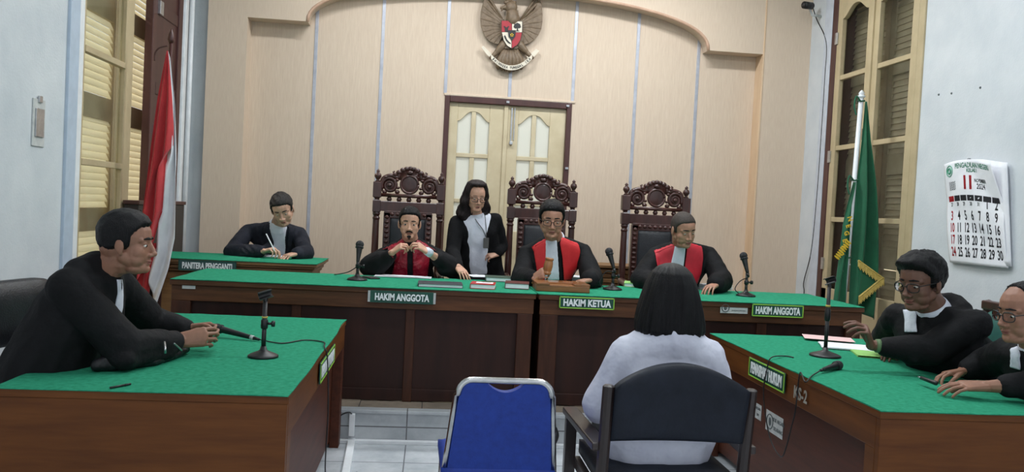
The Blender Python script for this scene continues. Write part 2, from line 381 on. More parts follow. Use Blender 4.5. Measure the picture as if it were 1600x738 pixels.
# faint panel joint low on the wall
# --- door_1: pale cream double door in a dark frame
dr = MB(); fw = .05
dr.bx(DX0, DX0+fw, YB-.012, YB+.1, PH, DZ); dr.bx(DX1-fw, DX1, YB-.012, YB+.1, PH, DZ); dr.bx(DX0+fw, DX1-fw, YB-.010, YB+.1, DZ-.06, DZ)
door = struct(dr.build('door_1', M['brownframe'], bevel=.006))
MB().bx(DX0-.01, DX1+.03, YB-.012, YB+.002, DZ, DZ+.022).build('head_trim', M['wallpaper'], door, bevel=.004)
def door_leaf(x0, x1, glass_x0, glass_x1):
    yd0, yd1 = YB+.03, YB+.075; zt = DZ-.06
    g0, g1 = glass_x0, glass_x1; gm = (g0+g1)/2; mw = .022
    rows = [(1.55-.26, 1.555), (1.59, 2.005), (2.045, 2.36)]
    def top(u): # wave shaped head: low at the outer edges, high in the middle
        t = abs(u-gm)/((g1-g0)/2); return 2.36 + .10*(.5+.5*math.cos(PI*min(1, t**1.3)))
    lf = MB()
    lf.bx(x0, g0, yd0, yd1, PH, zt); lf.bx(g1, x1, yd0, yd1, PH, zt); lf.bx(g0, g1, yd0, yd1, PH, rows[0][0])
    for a, b in zip(rows[:-1], rows[1:]): lf.bx(g0, g1, yd0, yd1, a[1], b[0])
    n = 16
    poly = [(g0, zt)] + [(lerp(g0, g1, i/n), top(lerp(g0, g1, i/n))) for i in range(n+1)] + [(g1, zt)]
    lf.prism(poly, lambda u, v, w: V((u, lerp(yd0, yd1, w), v)))
    lf.bx(gm-mw, gm+mw, yd0+.004, yd1-.004, rows[0][0], 2.5)
    leaf = lf.build('door_leaf', M['cream2'], door, bevel=.004)
    MB().bx(g0+.03, g1-.03, yd0-.006, yd0+.004, PH+.15, .95).build('raised_panel', M['cream2'], leaf, bevel=.005)
    for (a, b) in rows:
        for (u0, u1) in ((g0, gm-mw), (gm+mw, g1)):
            p = MB()
            if b < 2.3: p.bx(u0-.005, u1+.005, yd0+.022, yd0+.03, a-.005, b+.005)
            else:
                pl_ = [(u0, a)] + [(u1, a)] + [(lerp(u1, u0, i/8), top(lerp(u1, u0, i/8))+.004) for i in range(9)]
                p.prism(pl_, lambda u, v, w: V((u, yd0+.022+.008*w, v)))
            p.build('pane', M['pane_door'], leaf)
    return leaf
lA = door_leaf(DX0+fw, .692, .215, .53); lB = door_leaf(.692, DX1-fw, .818, 1.135)
MB().bx(.672, .712, YB+.012, YB+.032, PH, DZ-.06).build('meeting_stile', M['cream2'], door, bevel=.004)
b = MB(); b.bx(.742, .756, YB+.015, YB+.03, 2.18, 2.52); b.bx(.772, .782, YB+.015, YB+.03, 2.20, 2.52); b.box((.752, YB+.012, 2.17), (.03, .03, .03))
b.build('bolt', M['silver'], door, bevel=.002)
b = MB(); b.bx(.722, .745, YB+.018, YB+.032, 1.06, 1.20); b.tube([(.733, YB+.02, 1.17), (.733, YB-.03, 1.17), (.80, YB-.03, 1.168)], .008, 8)
b.build('handle', M['silver'], lB, bevel=.001)
for (x, z) in ((.70, 2.57), (1.30, 2.57), (1.322, 1.95)):
    MB().box((x, YB-.02, z), (.03, .012, .02)).build('latch', M['silver'], door)
# --- left window (window_1): glazed cream leaf, louvred shutters outside, folded-back brown leaf
w1 = MB(); w1.bx(XL-.2, XL+.015, LW0-.02, LW0+.06, LZ0, LZ1); w1.bx(XL-.2, XL+.03, LW1-.06, LW1+.03, LZ0, LZ1); w1.bx(XL-.2, XL+.015, LW0, LW1, LZ1-.06, LZ1); w1.bx(XL-.2, XL+.03, LW0-.02, LW1, LZ0-.04, LZ0+.03)
win1 = struct(w1.build('window_1', M['white'], bevel=.005))
MB().bx(XL-.003, XL+.02, LW0-.16, LW0-.02, 0, LZ1+.1).build('casing', M_flat('pale_blue_casing', (176, 190, 206), .5), win1, bevel=.004)
lf = MB(); xa, xb = XL-.05, XL-.005; y0, y1 = LW0+.07, 6.62
lf.bx(xa, xb, y0, y0+.06, LZ0+.03, LZ1-.06); lf.bx(xa, xb, y1-.16, y1, LZ0+.03, LZ1-.06)
for z in (.93, 1.68, 2.43, 3.18): lf.bx(xa+.005, xb+.006, y0+.055, y1-.155, z-.022, z+.022)
lf.bx(xa+.002, xb-.002, y0+.055, y1-.155, LZ0+.03, LZ0+.2); lf.bx(xa+.002, xb-.002, y0+.055, y1-.155, LZ1-.16, LZ1-.06)
leafL = lf.build('casement', M['cream'], win1, bevel=.004)
MB().bx(xa+.015, xa+.02, y0+.05, y1-.1, LZ0+.1, LZ1-.1).build('pane', M['glass'], leafL)
def shutter(parent, x, y0, y1, z0, z1, rails, mat, slat_mat, sgn, stile=.07, tilt=1.12):
    f = MB(); f.bx(x-.02, x+.02, y0, y0+stile, z0, z1); f.bx(x-.02, x+.02, y1-stile, y1, z0, z1)
    zs = [z0] + list(rails) + [z1]
    for z in zs: f.bx(x-.018, x+.018, y0+stile-.002, y1-stile+.002, max(z0, z-.085), min(z1, z+.085))
    fr = f.build('shutter', mat, parent, bevel=.003)
    s = MB(); z = z0+.07
    while z < z1-.05:
        if min(abs(z-r) for r in zs) > .075:
            s.box((x, (y0+y1)/2, z), (.062, y1-y0-2*stile+.01, .007), Matrix.Rotation(sgn*tilt, 3, 'Y'))
        z += .052
    s.build('louvre', slat_mat, fr); return fr
shutter(win1, XL-.16, 5.72, 6.64, LZ0+.03, LZ1-.06, (1.28, 2.10, 2.85), M['cream'], M['louvre'], 1, .06)
shutter(win1, XL-.16, 6.655, 7.62, LZ0+.03, LZ1-.06, (1.28, 2.10, 2.85), M['cream'], M['louvre'], 1, .06)
bl = MB(); bl.bx(XL-.03, XL+.035, 6.92, 7.02, LZ0+.03, LZ1-.06); bl.bx(XL-.01, XL+.03, 7.02, 7.56, LZ0+.03, LZ1-.06); bl.bx(XL-.02, XL+.05, 7.54, 7.64, LZ0+.03, LZ1-.06)
for z in (.8, 1.6, 2.35, 3.0): bl.bx(XL+.025, XL+.038, 7.02, 7.54, z-.05, z+.05)
brl = bl.build('brown_leaf', M['brownframe'], win1, bevel=.006)
for z in (1.05, 1.95, 2.95):
    MB().bx(XL+.03, XL+.055, 7.02, 7.10, z, z+.11).build('hinge', M['silver'], brl, bevel=.003)
# --- right window (window_2): two cream leaves with arched heads, dark shutters behind
w2 = MB(); w2.bx(XR-.02, XR+.2, RW1-.09, RW1, RZ0, RZ1); w2.bx(XR-.015, XR+.2, RW0, RW1, RZ1-.06, RZ1); w2.bx(XR-.03, XR+.2, RW0, RW1, RZ0-.04, RZ0+.02)
win2 = struct(w2.build('window_2', M['brownframe'], bevel=.005))
MB().bx(XR-.015, XR+.2, RW0-.03, RW0+.045, RZ0, RZ1).build('jamb', M['cream'], win2, bevel=.004)
MB().bx(XR-.02, XR+.001, RW1+.01, RW1+.16, PH, RZ1+.06).build('casing', M_flat('grey_white_casing', (188, 194, 204), .5), win2, bevel=.005)
def leaf2(y0, y1, name='casement'):
    xa, xb = XR-.012, XR+.035; st = .09; zt = RZ1-.06
    g0, g1 = y0+st, y1-st; gm = (g0+g1)/2
    def top(y): return 3.42 + .10*(.5+.5*math.cos(PI*min(1, (abs(y-gm)/((g1-g0)/2))**1.2)))
    lf = MB(); lf.bx(xa, xb, y0, g0, RZ0+.02, zt); lf.bx(xa, xb, g1, y1, RZ0+.02, zt); lf.bx(xa, xb, y0, y1, RZ0+.02, .93)
    for z in (1.57, 2.23, 2.88): lf.bx(xa+.006, xb, g0, g1, z-.022, z+.022)
    poly = [(g0, zt)] + [(lerp(g0, g1, i/14), top(lerp(g0, g1, i/14))) for i in range(15)] + [(g1, zt)]
    lf.prism(poly, lambda u, v, w: V((lerp(xa, xb, w), u, v)))
    o = lf.build(name, M['cream'], win2, bevel=.004)
    MB().bx(xb-.012, xb-.008, g0-.01, g1+.01, .9, 3.54).build('pane', M['glass'], o)
    return o
c1 = leaf2(6.815, RW1-.09); c2 = leaf2(RW0+.05, 6.80)
MB().bx(XR-.03, XR-.01, 6.785, 6.83, RZ0+.02, RZ1-.06).build('meeting_stile', M['cream'], win2, bevel=.005)
MB().bx(XR-.045, XR-.028, 6.80, 6.83, 2.26, 2.36).build('latch', M['brownframe'], win2, bevel=.003)
for z in (1.1, 2.1, 3.2): MB().bx(XR-.03, XR-.012, RW1-.12, RW1-.08, z, z+.11).build('hinge', M['silver'], win2, bevel=.003)
shutter(win2, XR+.17, RW0+.02, 6.81, RZ0+.03, RZ1-.03, (1.25, 2.05, 2.9), M['louvre_dark'], M['louvre_dark'], -1, .07, 1.25)
shutter(win2, XR+.17, 6.82, RW1-.02, RZ0+.03, RZ1-.03, (1.25, 2.05, 2.9), M['louvre_dark'], M['louvre_dark'], -1, .07, 1.25)
# outside the right window: an added, unseen wall blocks skylight to dim the shutters
struct(MB().bx(XR+2.0, XR+2.2, 4.0, 10, -.1, 3.2).build('wall_light_block', M['louvre_dark']))
# added fluorescent fixtures lighting the room, unseen above the picture
for i, (x, y, w) in enumerate(((-.4, 1.2, .25), (2.0, 1.2, .5), (-.4, 4.3, .45), (2.0, 4.3, 1.1), (-.3, 6.7, 1.0), (1.8, 6.7, 1.2))):
    t = thing('added_ceiling_light', 'added twin tube fluorescent batten on the ceiling, out of view', 'ceiling light', (x, y, ZC), 0, 'added ceiling battens above the room')
    MB().bx(x-.62, x+.62, y-.09, y+.09, ZC-.05, ZC).build('batten', M['white'], t, bevel=.01)
    for s in (-.05, .05): MB().tube([(x-.6, y+s, ZC-.07), (x+.6, y+s, ZC-.07)], .014, 10).build('tube', M['tube'], t, smooth=True)
    ld = bpy.data.lights.new('added_batten_light', 'AREA'); ld.shape = 'RECTANGLE'; ld.size = 1.2; ld.size_y = .2; ld.energy = LAMP_W*w; ld.color = (.93, .97, 1)
    lo = bpy.data.objects.new('added_batten_light', ld); COL.objects.link(lo); lo.parent = t; lo.location = (0, 0, -.1)
# ================================================================== DESKS AND CLOTHS
def cloth(name, label, x0, x1, y0, y1, z, group=None, seed=0, wob=.006):
    def f(u, v, w):
        x, y = lerp(x0, x1, u), lerp(y0, y1, v)
        ex = min(u, 1-u); ey = min(v, 1-v)
        n = noise.noise(V((x*3.1+seed, y*3.1, 0)))
        if ex == 0: x += n*wob
        if ey == 0: y += n*wob
        dz = .0016*noise.noise(V((x*6, y*6, seed)))
        if (ex == 0 or ey == 0): dz += .002*(noise.noise(V((x*9, y*9, seed+3)))) - .001
        return V((x, y, z + (.005+dz if w else 0)))
    o = MB().slab(f, 60, 40).build(name, M['felt'], None, smooth=False); return tag(o, label, 'tablecloth', group)
def rail_desk(label, x0, x1, y0, y1, zb, zt, stiles, wl):
    """front faces -Y: framed and panelled front under a thick top"""
    t = thing('judges_desk', label, 'desk', ((x0+x1)/2, (y0+y1)/2, zb))
    MB().bx(x0, x1, y0, y1, zt-.035, zt).build('top', M['woodx'], t, bevel=.004)
    MB().bx(x0+.01, x1-.01, y0+.012, y0+.04, zt-.135, zt-.035).build('apron', M['woodx'], t, bevel=.004)
    yf = y0+.03
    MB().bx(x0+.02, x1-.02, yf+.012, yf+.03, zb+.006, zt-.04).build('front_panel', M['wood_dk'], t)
    for (a, b) in stiles: MB().bx(a, b, yf-.018 if (a < x0+.2 or b > x1-.2) else yf-.003, yf+.02, zb, zt-.135).build('stile', M['wood'], t, bevel=.004)
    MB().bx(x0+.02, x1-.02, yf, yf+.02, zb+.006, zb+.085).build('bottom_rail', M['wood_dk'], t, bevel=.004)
    for x in (x0+.02, x1-.05): MB().bx(x, x+.03, yf, y1-.05, zb, zt-.035).build('end_panel', M['wood'], t, bevel=.003)
    return t
JY0, JY1, JZ = 5.41, 6.275, .955
d1 = rail_desk('long dark teak judges desk on the platform, left of the pair, under the seated woman clerk and moustached judge', -1.63, .715, JY0, JY1, PH, JZ, ((-1.62, -1.5), (-.87, -.81), (-.135, -.075), (.60, .70)), 1)
d2 = rail_desk('right dark teak judges desk on the platform, carrying the hakim ketua plate', .735, 3.0, JY0, JY1, PH, JZ, ((.75, .87), (1.5, 1.57), (2.25, 2.32), (2.88, 2.985)), 1)
d1['label'] = 'left dark teak judges desk on the platform, under the charcoal folder and red book'
cloth('tablecloth', 'green felt cloth on the left judges desk, behind the folder and red book', -1.625, .72, JY0-.006, JY1, JZ, seed=1)
cloth('tablecloth', 'green felt cloth on the right judges desk, under the wooden gavel box', .728, 2.995, JY0-.006, JY1, JZ, seed=2)
def side_desk(name, label, x0, x1, y0, y1, zt, aisle):
    """aisle = +1: panelled side faces +X, -1: faces -X; people sit at the other side"""
    t = thing(name, label, 'desk', ((x0+x1)/2, (y0+y1)/2, 0))
    MB().bx(x0, x1, y0, y1, zt-.03, zt).build('top', M['woodend'], t, bevel=.003)
    e = MB().bx(x0+.005, x1-.005, y0+.004, y0+.034, 0, zt-.03).build('end_panel', M['woodend'], t, bevel=.003)
    MB().bx(x0+.004, x1-.004, y0+.0025, y0+.0045, .425, .428).build('seam', M['wood'], e)
    MB().bx(x0+.005, x1-.005, y1-.034, y1-.004, 0, zt-.03).build('end_panel', M['woodside'], t, bevel=.003)
    xa = x1 if aisle > 0 else x0; s = -aisle
    def bxs(d0, d1, *r): return MB().bx(xa+s*d0, xa+s*d1, *r)
    bxs(.004, .03, y0+.034, y1-.034, zt-.16, zt-.03).build('apron', M['woodend'], t, bevel=.003)
    bxs(.06, .08, y0+.034, y1-.034, .04, zt-.03).build('front_panel', M['woodside'], t)
    bxs(.004, .06, y0+.034, y0+.11, 0, zt-.16).build('stile', M['woodend'], t, bevel=.003)
    bxs(.004, .06, y1-.11, y1-.034, 0, zt-.16).build('stile', M['woodside'], t, bevel=.003)
    return t
LX0, LX1, LY0, LY1, SZ = -1.52, -.492, 3.10, 5.17, .77
RX0, RX1, RY0, RY1 = 1.83, 2.90, 3.13, 5.17
side_desk('prosecution_desk', 'brown wooden desk in the left foreground, its scraped side towards the aisle', LX0, LX1, LY0, LY1, SZ, 1)
side_desk('defence_desk', 'brown wooden desk in the right foreground carrying the penasihat hukum plate', RX0, RX1, RY0, RY1, SZ, -1)
cloth('tablecloth', 'green felt cloth on the left foreground desk with a black pen on it', LX0-.01, LX1+.002, LY0-.006, LY1, SZ, seed=5, wob=.01)
cloth('tablecloth', 'green felt cloth on the right foreground desk under the loose microphone', RX0-.002, RX1+.01, RY0-.006, RY1, SZ, seed=6, wob=.008)
TZ = SZ+.006; TJ = JZ+.006
# worn patches on the left desk's aisle side
# clerk's desk: tan, with stepped mouldings
CY0, CY1, CZ, CX0, CX1 = 6.55, 7.30, 1.0, -2.19, -.87
t = thing('clerk_desk', 'tan wooden clerk desk with stepped mouldings behind the left judges desk', 'desk', ((CX0+CX1)/2, 6.92, PH))
MB().bx(CX0, CX1, CY0, CY1, CZ-.025, CZ).build('top', M['oak'], t, bevel=.004)
mo = MB()
for i, (z0, z1, o) in enumerate(((CZ-.045, CZ-.025, .02), (CZ-.075, CZ-.05, .035), (CZ-.10, CZ-.08, .05), (CZ-.16, CZ-.105, .065))):
    mo.bx(CX0+o, CX1-o, CY0+o, CY1-.02, z0, z1)
mo.build('moulding', M['oak'], t, bevel=.006)
MB().bx(CX0+.07, CX1-.07, CY0+.075, CY0+.1, PH+.06, CZ-.15).build('front_panel', M['oak'], t)
for x in (CX0+.07, CX1-.13): MB().bx(x, x+.06, CY0+.07, CY1-.04, PH, CZ-.15).build('end_panel', M['oak'], t, bevel=.004)
cloth('tablecloth', 'bright green felt cloth on the clerk desk at back left', CX0-.01, CX1+.005, CY0-.01, CY1, CZ, seed=9)
# low wooden cabinet with grooved front against the back wall
t = thing('low_cabinet', 'low tan wooden cabinet with grooved mouldings against the back wall between the chairs', 'cabinet', (1.95, 7.8, PH))
a0, a1 = 1.50, 2.10
MB().bx(a0, a1, 7.55, 8.0, 1.01, 1.035).build('top', M['oak'], t, bevel=.004)
g = MB()
for i in range(5): g.bx(a0+.02+.008*(i % 2), a1-.02, 7.575+.012*(i % 2), 7.98, 1.005-.045*(i+1), 1.005-.045*i-.006)
g.build('moulding', M['oak'], t, bevel=.005)
MB().bx(a0+.05, a1-.03, 7.6, 7.97, PH, .78).build('body', M['oak'], t, bevel=.004)

# ================================================================== SIGNS
def sign(name, label, txt, c, u, v, w, h, board, border, lsize, sx, group=None, bold=.003, backs=None):
    """board centred at c, u along the text, v up; n faces the reader"""
    u, v = V(u).normalized(), V(v).normalized(); n = u.cross(v); c = V(c)
    t = thing(name, label, 'sign', c, 0, group); R = Matrix((u, v, n)).transposed()
    if backs: MB().box(c-n*.004, (w+.03, h*.92, .004), R).build('backing', M['label'], t)
    MB().box(c, (w, h, .006), R).build('board', board, t, bevel=.002)
    if border:
        b = MB(); e = .005
        for (du, dv, ww, hh) in ((0, h/2-e, w-.004, .006), (0, -h/2+e, w-.004, .006), (w/2-e, 0, .006, h-.004), (-w/2+e, 0, .006, h-.004)):
            b.box(c+u*du+v*dv+n*.004, (ww, hh, .003), R)
        b.build('border', border, t)
    text_mesh(txt, lsize, .003, plane_fn(c+n*.005, u, v, n), M['letters'], 'lettering', t, sx, bold, fit=(w*.86, h*.60))
    return t
def px_sign(cpx, w_px, h_px, y): # size of a facing plate from its extent in the picture
    c = atY(*cpx, y); s = (c-CO).dot(CF)/FPX; return c, w_px*s, h_px*s
c, w, h = px_sign((628, 465), 98, 19, JY0-.012)
sign('name_plate', 'dark green hakim anggota plate with pale ends on the left judges desk', 'HAKIM ANGGOTA', c, (1, 0, 0), (0, 0, 1), w, h, M['signgreen'], None, .077, .80, backs=True)
c, w, h = px_sign((917, 474), 88, 19, JY0-.012)
sign('name_plate', 'dark green hakim ketua plate with yellow-green border', 'HAKIM KETUA', c, (1, 0, 0), (0, 0, 1), w, h, M['signgreen'], M['yellowgreen'], .077, .84)
c, w, h = px_sign((1215, 486), 84, 20, JY0-.012)
sign('name_plate', 'dark green hakim anggota plate with yellow-green border on the right judges desk', 'HAKIM ANGGOTA', c, (1, 0, 0), (0, 0, 1), w, h, M['signgreen'], M['yellowgreen'], .077, .70)
c, w, h = px_sign((324, 416), 88, 17, CY0-.005)
sign('name_plate', 'slate green panitera pengganti plate on the clerk desk', 'PANITERA PENGGANTI', c, (1, 0, 0), (0, 0, 1), w, h, M['signblue'], M['signgreen'], .080, .68)
# penasihat hukum on the aisle side of the right desk
x = RX0-.005
p0, p1 = atX(1172, 570, x), atX(1228, 592, x)
cy = (p0.y+p1.y)/2; w = abs(p0.y-p1.y)
sign('name_plate', 'dark green penasihat hukum plate with yellow-green border on the right foreground desk', 'PENASIHAT HUKUM', (x-.003, cy, SZ-.075), (0, -1, 0), (0, 0, 1), w, .105, M['signgreen'], M['yellowgreen'], .088, w/.98)
text_mesh('KS-2', .085, .001, plane_fn((x-.0005, p1.y-.17, SZ-.095), (0, -1, 0), (0, 0, 1), (-1, 0, 0)), M['stencil'], 'stencil_mark', None, .9, .002)
tag(bpy.data.objects['stencil_mark'], 'white stencilled letters on the right desk beside the penasihat hukum plate', 'marking')
# green plate on the aisle side of the left desk
x = LX1+.006; q0, q1 = atX(500, 575, x), atX(522, 549, x)
sign('name_plate', 'dark green plate seen edge-on on the aisle side of the left foreground desk', 'PENUNTUT UMUM', (x, (q0.y+q1.y)/2, SZ-.085), (0, 1, 0), (0, 0, 1), max(.42, abs(q0.y-q1.y)), .10, M['signgreen'], M['yellowgreen'], .07, .62)
# stickers
def sticker(label, c, u, w, h, lines, logo=True, group=None):
    u = V(u); v = V((0, 0, 1)); n = u.cross(v); c = V(c); R = Matrix((u, v, n)).transposed()
    t = thing('sticker', label, 'sticker', c, 0, group)
    MB().box(c, (w, h, .002), R).build('label_paper', M['label'], t)
    ms = []
    x0 = -w/2 + (h*.95 if logo else .01)
    if logo:
        r = h*.36; b = MB(); cc = c - u*(w/2-h*.5)
        b.tube([cc+n*.002 + u*r*math.cos(a*PI/12) + v*r*math.sin(a*PI/12) for a in range(25)], .003, 6)
        b.ell(cc+n*.0015, (r*.45 if abs(u.x) > .5 else .0015, .0015 if abs(u.x) > .5 else r*.45, r*.6)); b.build('seal', M['labelink'], t)
    for i, (txt, s) in enumerate(lines):
        ms.append(text_mesh(txt, s, .001, plane_fn(c + u*(x0+(w/2-x0)/2) + v*(h*.2-i*h*.42) + n*.0018, u, v, n), None, None, None, .8))
    merge(ms, 'print', M['labelink'], t); return t
c, w, h = px_sign((1147, 482), 44, 16, JY0+.004)
sticker('pale grey sticker with round seal left of the right hakim anggota plate', c, (1, 0, 0), w, h, (('BARANG MILIK NEGARA', .018), ('JANGAN DIRUSAK', .015)))
c, w, h = px_sign((886, 491), 23, 9, JY0+.055)
sticker('small grey sticker on the panel under the hakim ketua plate', c, (1, 0, 0), w, h, (('MILIK NEGARA', .012),))
c, w, h = px_sign((295, 449), 20, 5, JY0+.008)
sticker('small greenish sticker at the left end of the left judges desk rail', c, (1, 0, 0), w, h, (), False)
x = RX0+.058; q0, q1 = atX(1197, 655, x), atX(1224, 658, x)
sticker('white sticker with round seal on the side panel of the right foreground desk', (x, (q0.y+q1.y)/2, q0.z), (0, -1, 0), abs(q0.y-q1.y), .11, (('MILIK NEGARA', .03), ('DILARANG', .03)))
q0, q1 = atX(1179, 640, x), atX(1190, 638, x)
sticker('small squarish white sticker left of the sealed one on the right foreground desk', (x, (q0.y+q1.y)/2, q0.z), (0, -1, 0), abs(q0.y-q1.y), .085, (('NEGARA', .022), ('2019', .022)), False)
# ================================================================== CHAIRS
def carved_chair(label, X, Yc, z0):
    """tall carved chair facing -Y; X, Yc: middle of the back"""
    t = thing('carved_chair', label, 'chair', (X, Yc, z0), 0, "carved chairs behind the judges' desks")
    Z = lambda z: z0 + z
    W = .265
    for s in (-1, 1):
        x = X+s*W
        b = MB()
        b.lathe([(.0, Z(0)), (.024, Z(0)), (.03, Z(.03)), (.024, Z(.10))], (x, Yc, 0), 14)
        b.box((x, Yc, Z(.30)), (.06, .06, .40))
        b.lathe([(.02, Z(.49)), (.03, Z(.50)), (.022, Z(.53)), (.027, Z(.56)), (.030, Z(.85)), (.026, Z(1.16)), (.032, Z(1.175)), (.022, Z(1.19)), (.032, Z(1.21)), (.028, Z(1.23))], (x, Yc, 0), 16)
        b.box((x, Yc, Z(1.275)), (.066, .066, .10))
        b.lathe([(.026, Z(1.32)), (.018, Z(1.335)), (.03, Z(1.35))], (x, Yc, 0), 14)
        b.box((x, Yc, Z(1.412)), (.07, .07, .13))
        b.build('post', M['carved'], t, bevel=.004)
        f = MB(); f.lathe([(.0, Z(1.475)), (.028, Z(1.477)), (.012, Z(1.492)), (.016, Z(1.50)), (.030, Z(1.522)), (.026, Z(1.542)), (.010, Z(1.556)), (.016, Z(1.566)), (.008, Z(1.578)), (0, Z(1.586))], (x, Yc, 0), 16)
        f.build('finial', M['carved'], t, smooth=True)
    MB().bx(X-W, X+W, Yc-.024, Yc+.024, Z(1.235), Z(1.32)).build('top_rail', M['carved'], t, bevel=.005)
    # spindles between rail and crest
    for k in range(-2, 3):
        g = MB(); g.lathe([(.012, Z(1.315)), (.017, Z(1.325)), (.024, Z(1.338)), (.017, Z(1.35)), (.012, Z(1.36))], (X+k*.082, Yc, 0), 10)
        g.build('spindle', M['carved'], t, smooth=True)
    # crest: base bar, medallion, scrolls and pediment leaves
    c = MB()
    c.bx(X-W+.03, X+W-.03, Yc-.022, Yc+.022, Z(1.355), Z(1.385))
    med = V((X, Yc, Z(1.465)))
    c.lathe([(0, -.018), (.062, -.018), (.078, -.012), (.078, .012), (.062, .018), (0, .018)], med, 24, Matrix.Rotation(PI/2, 3, 'X'))
    c.tube([med + V((.072*math.cos(a*PI/14), -.016, .072*math.sin(a*PI/14))) for a in range(29)], .011, 8)
    for s in (-1, 1):
        # big volute
        cv = V((X+s*.165, Yc, Z(1.452))); pts = []; rr = []
        for k in range(44):
            a = k/43*2.15*2*PI; r = .068*(1-.86*k/43)
            pts.append(cv + V((s*r*math.cos(a-.5), -.004, r*math.sin(a-.5)*1.02))); rr.append(.017*(1-.45*k/43))
        c.tube(pts, rr, 8)
        c.ell(cv, (.052, .012, .052)); c.ell(cv + V((0, -.012, 0)), (.018, .014, .018))
        # leaf from volute to medallion and up the pediment
        c.tube(curve_pts([(X+s*.235, Yc, Z(1.40)), (X+s*.225, Yc, Z(1.50)), (X+s*.16, Yc, Z(1.535)), (X+s*.10, Yc, Z(1.522)), (X+s*.085, Yc, Z(1.56)), (X+s*.045, Yc, Z(1.585))]), .018, 8)
        for (dx, dz, r) in ((.125, 1.545, .024), (.092, 1.565, .026), (.06, 1.585, .026), (.03, 1.597, .024), (.10, 1.40, .022), (.205, 1.395, .02), (.105, 1.50, .018), (.095, 1.435, .016), (.20, 1.52, .018)):
            c.ell((X+s*dx, Yc-.004, Z(dz)), (r, .02, r*.8))
        c.tube([(X+s*.13, Yc, Z(1.548)), (X+s*.142, Yc-.004, Z(1.566)), (X+s*.128, Yc, Z(1.572))], .008, 6)
    poly = [(-.10, 1.50), (-.10, 1.55), (-.075, 1.56), (-.06, 1.585), (-.03, 1.595), (0, 1.622), (.03, 1.595), (.06, 1.585), (.075, 1.56), (.10, 1.55), (.10, 1.50)]
    c.prism(poly, lambda u, v, w: V((X+u, Yc-.014+.028*w, Z(v))))
    c.ell((X, Yc-.004, Z(1.60)), (.02, .02, .022)); c.ell((X, Yc-.012, Z(1.565)), (.03, .018, .02))
    c.build('crest', M['carved'], t, smooth=True)
    # upholstered back in a carved frame
    f = MB()
    for s in (-1, 1):
        f.bx(X+s*.175-.028, X+s*.175+.028, Yc-.03, Yc+.025, Z(.50), Z(1.225))
        for k in range(17): f.ell((X+s*.175, Yc-.03, Z(.53+k*.041)), (.022, .012, .017), seg=8)
    f.bx(X-.2, X+.2, Yc-.03, Yc+.025, Z(1.18), Z(1.24)); f.bx(X-.2, X+.2, Yc-.03, Yc+.025, Z(.48), Z(.54))
    for k in range(-3, 4): f.ell((X+k*.045, Yc-.03, Z(1.212)), (.02, .012, .016), seg=8)
    f.build('back_frame', M['carved'], t, bevel=.004)
    p = MB(); p.slab(lambda u, v, w: V((X+(u-.5)*.31, Yc+.02-(.045+.03*(math.sin(PI*u)*math.sin(PI*v))**.5)*w, Z(.53+.66*v))), 12, 16)
    p.build('back_pad', M['blackleather'], t, smooth=True)
    # seat, arms, front legs
    MB().bx(X-.29, X+.29, Yc-.52, Yc+.02, Z(.38), Z(.44)).build('seat_frame', M['carved'], t, bevel=.006)
    MB().slab(lambda u, v, w: V((X+(u-.5)*.52, Yc-.5+.47*v, Z(.43+(.045+.03*(math.sin(PI*u)*math.sin(PI*v))**.5)*w))), 12, 12).build('seat', M['blackleather'], t, smooth=True)
    for s in (-1, 1):
        x = X+s*.275
        a = MB(); a.tube(curve_pts([(x, Yc, Z(.74)), (x+s*.01, Yc-.2, Z(.735)), (x+s*.02, Yc-.40, Z(.72)), (x+s*.025, Yc-.47, Z(.69))]), [.026]*24+[.034], 10)
        a.ell((x+s*.025, Yc-.47, Z(.69)), (.034, .045, .04)); a.build('arm', M['carved'], t, smooth=True)
        MB().lathe([(.02, Z(.44)), (.03, Z(.47)), (.02, Z(.5)), (.028, Z(.58)), (.02, Z(.69))], (x+s*.01, Yc-.42, 0), 12).build('arm_post', M['carved'], t, smooth=True)
        MB().lathe([(.0, Z(0)), (.026, Z(0)), (.032, Z(.04)), (.022, Z(.09)), (.034, Z(.25)), (.03, Z(.38)), (0, Z(.38))], (x-s*.02, Yc-.47, 0), 12).build('leg', M['carved'], t, smooth=True)
    return t
ch = carved_chair('tall carved mahogany chair behind the moustached judge, left of the standing woman', -.193, 7.0, PH)
for X, lb in ((.935, 'tall carved mahogany chair behind the judge holding the gavel'), (1.925, 'tall carved mahogany chair behind the crop-haired judge, furthest right')):
    c2 = copy_tree(ch); c2.location = (X, 7.0, PH); c2['label'] = lb
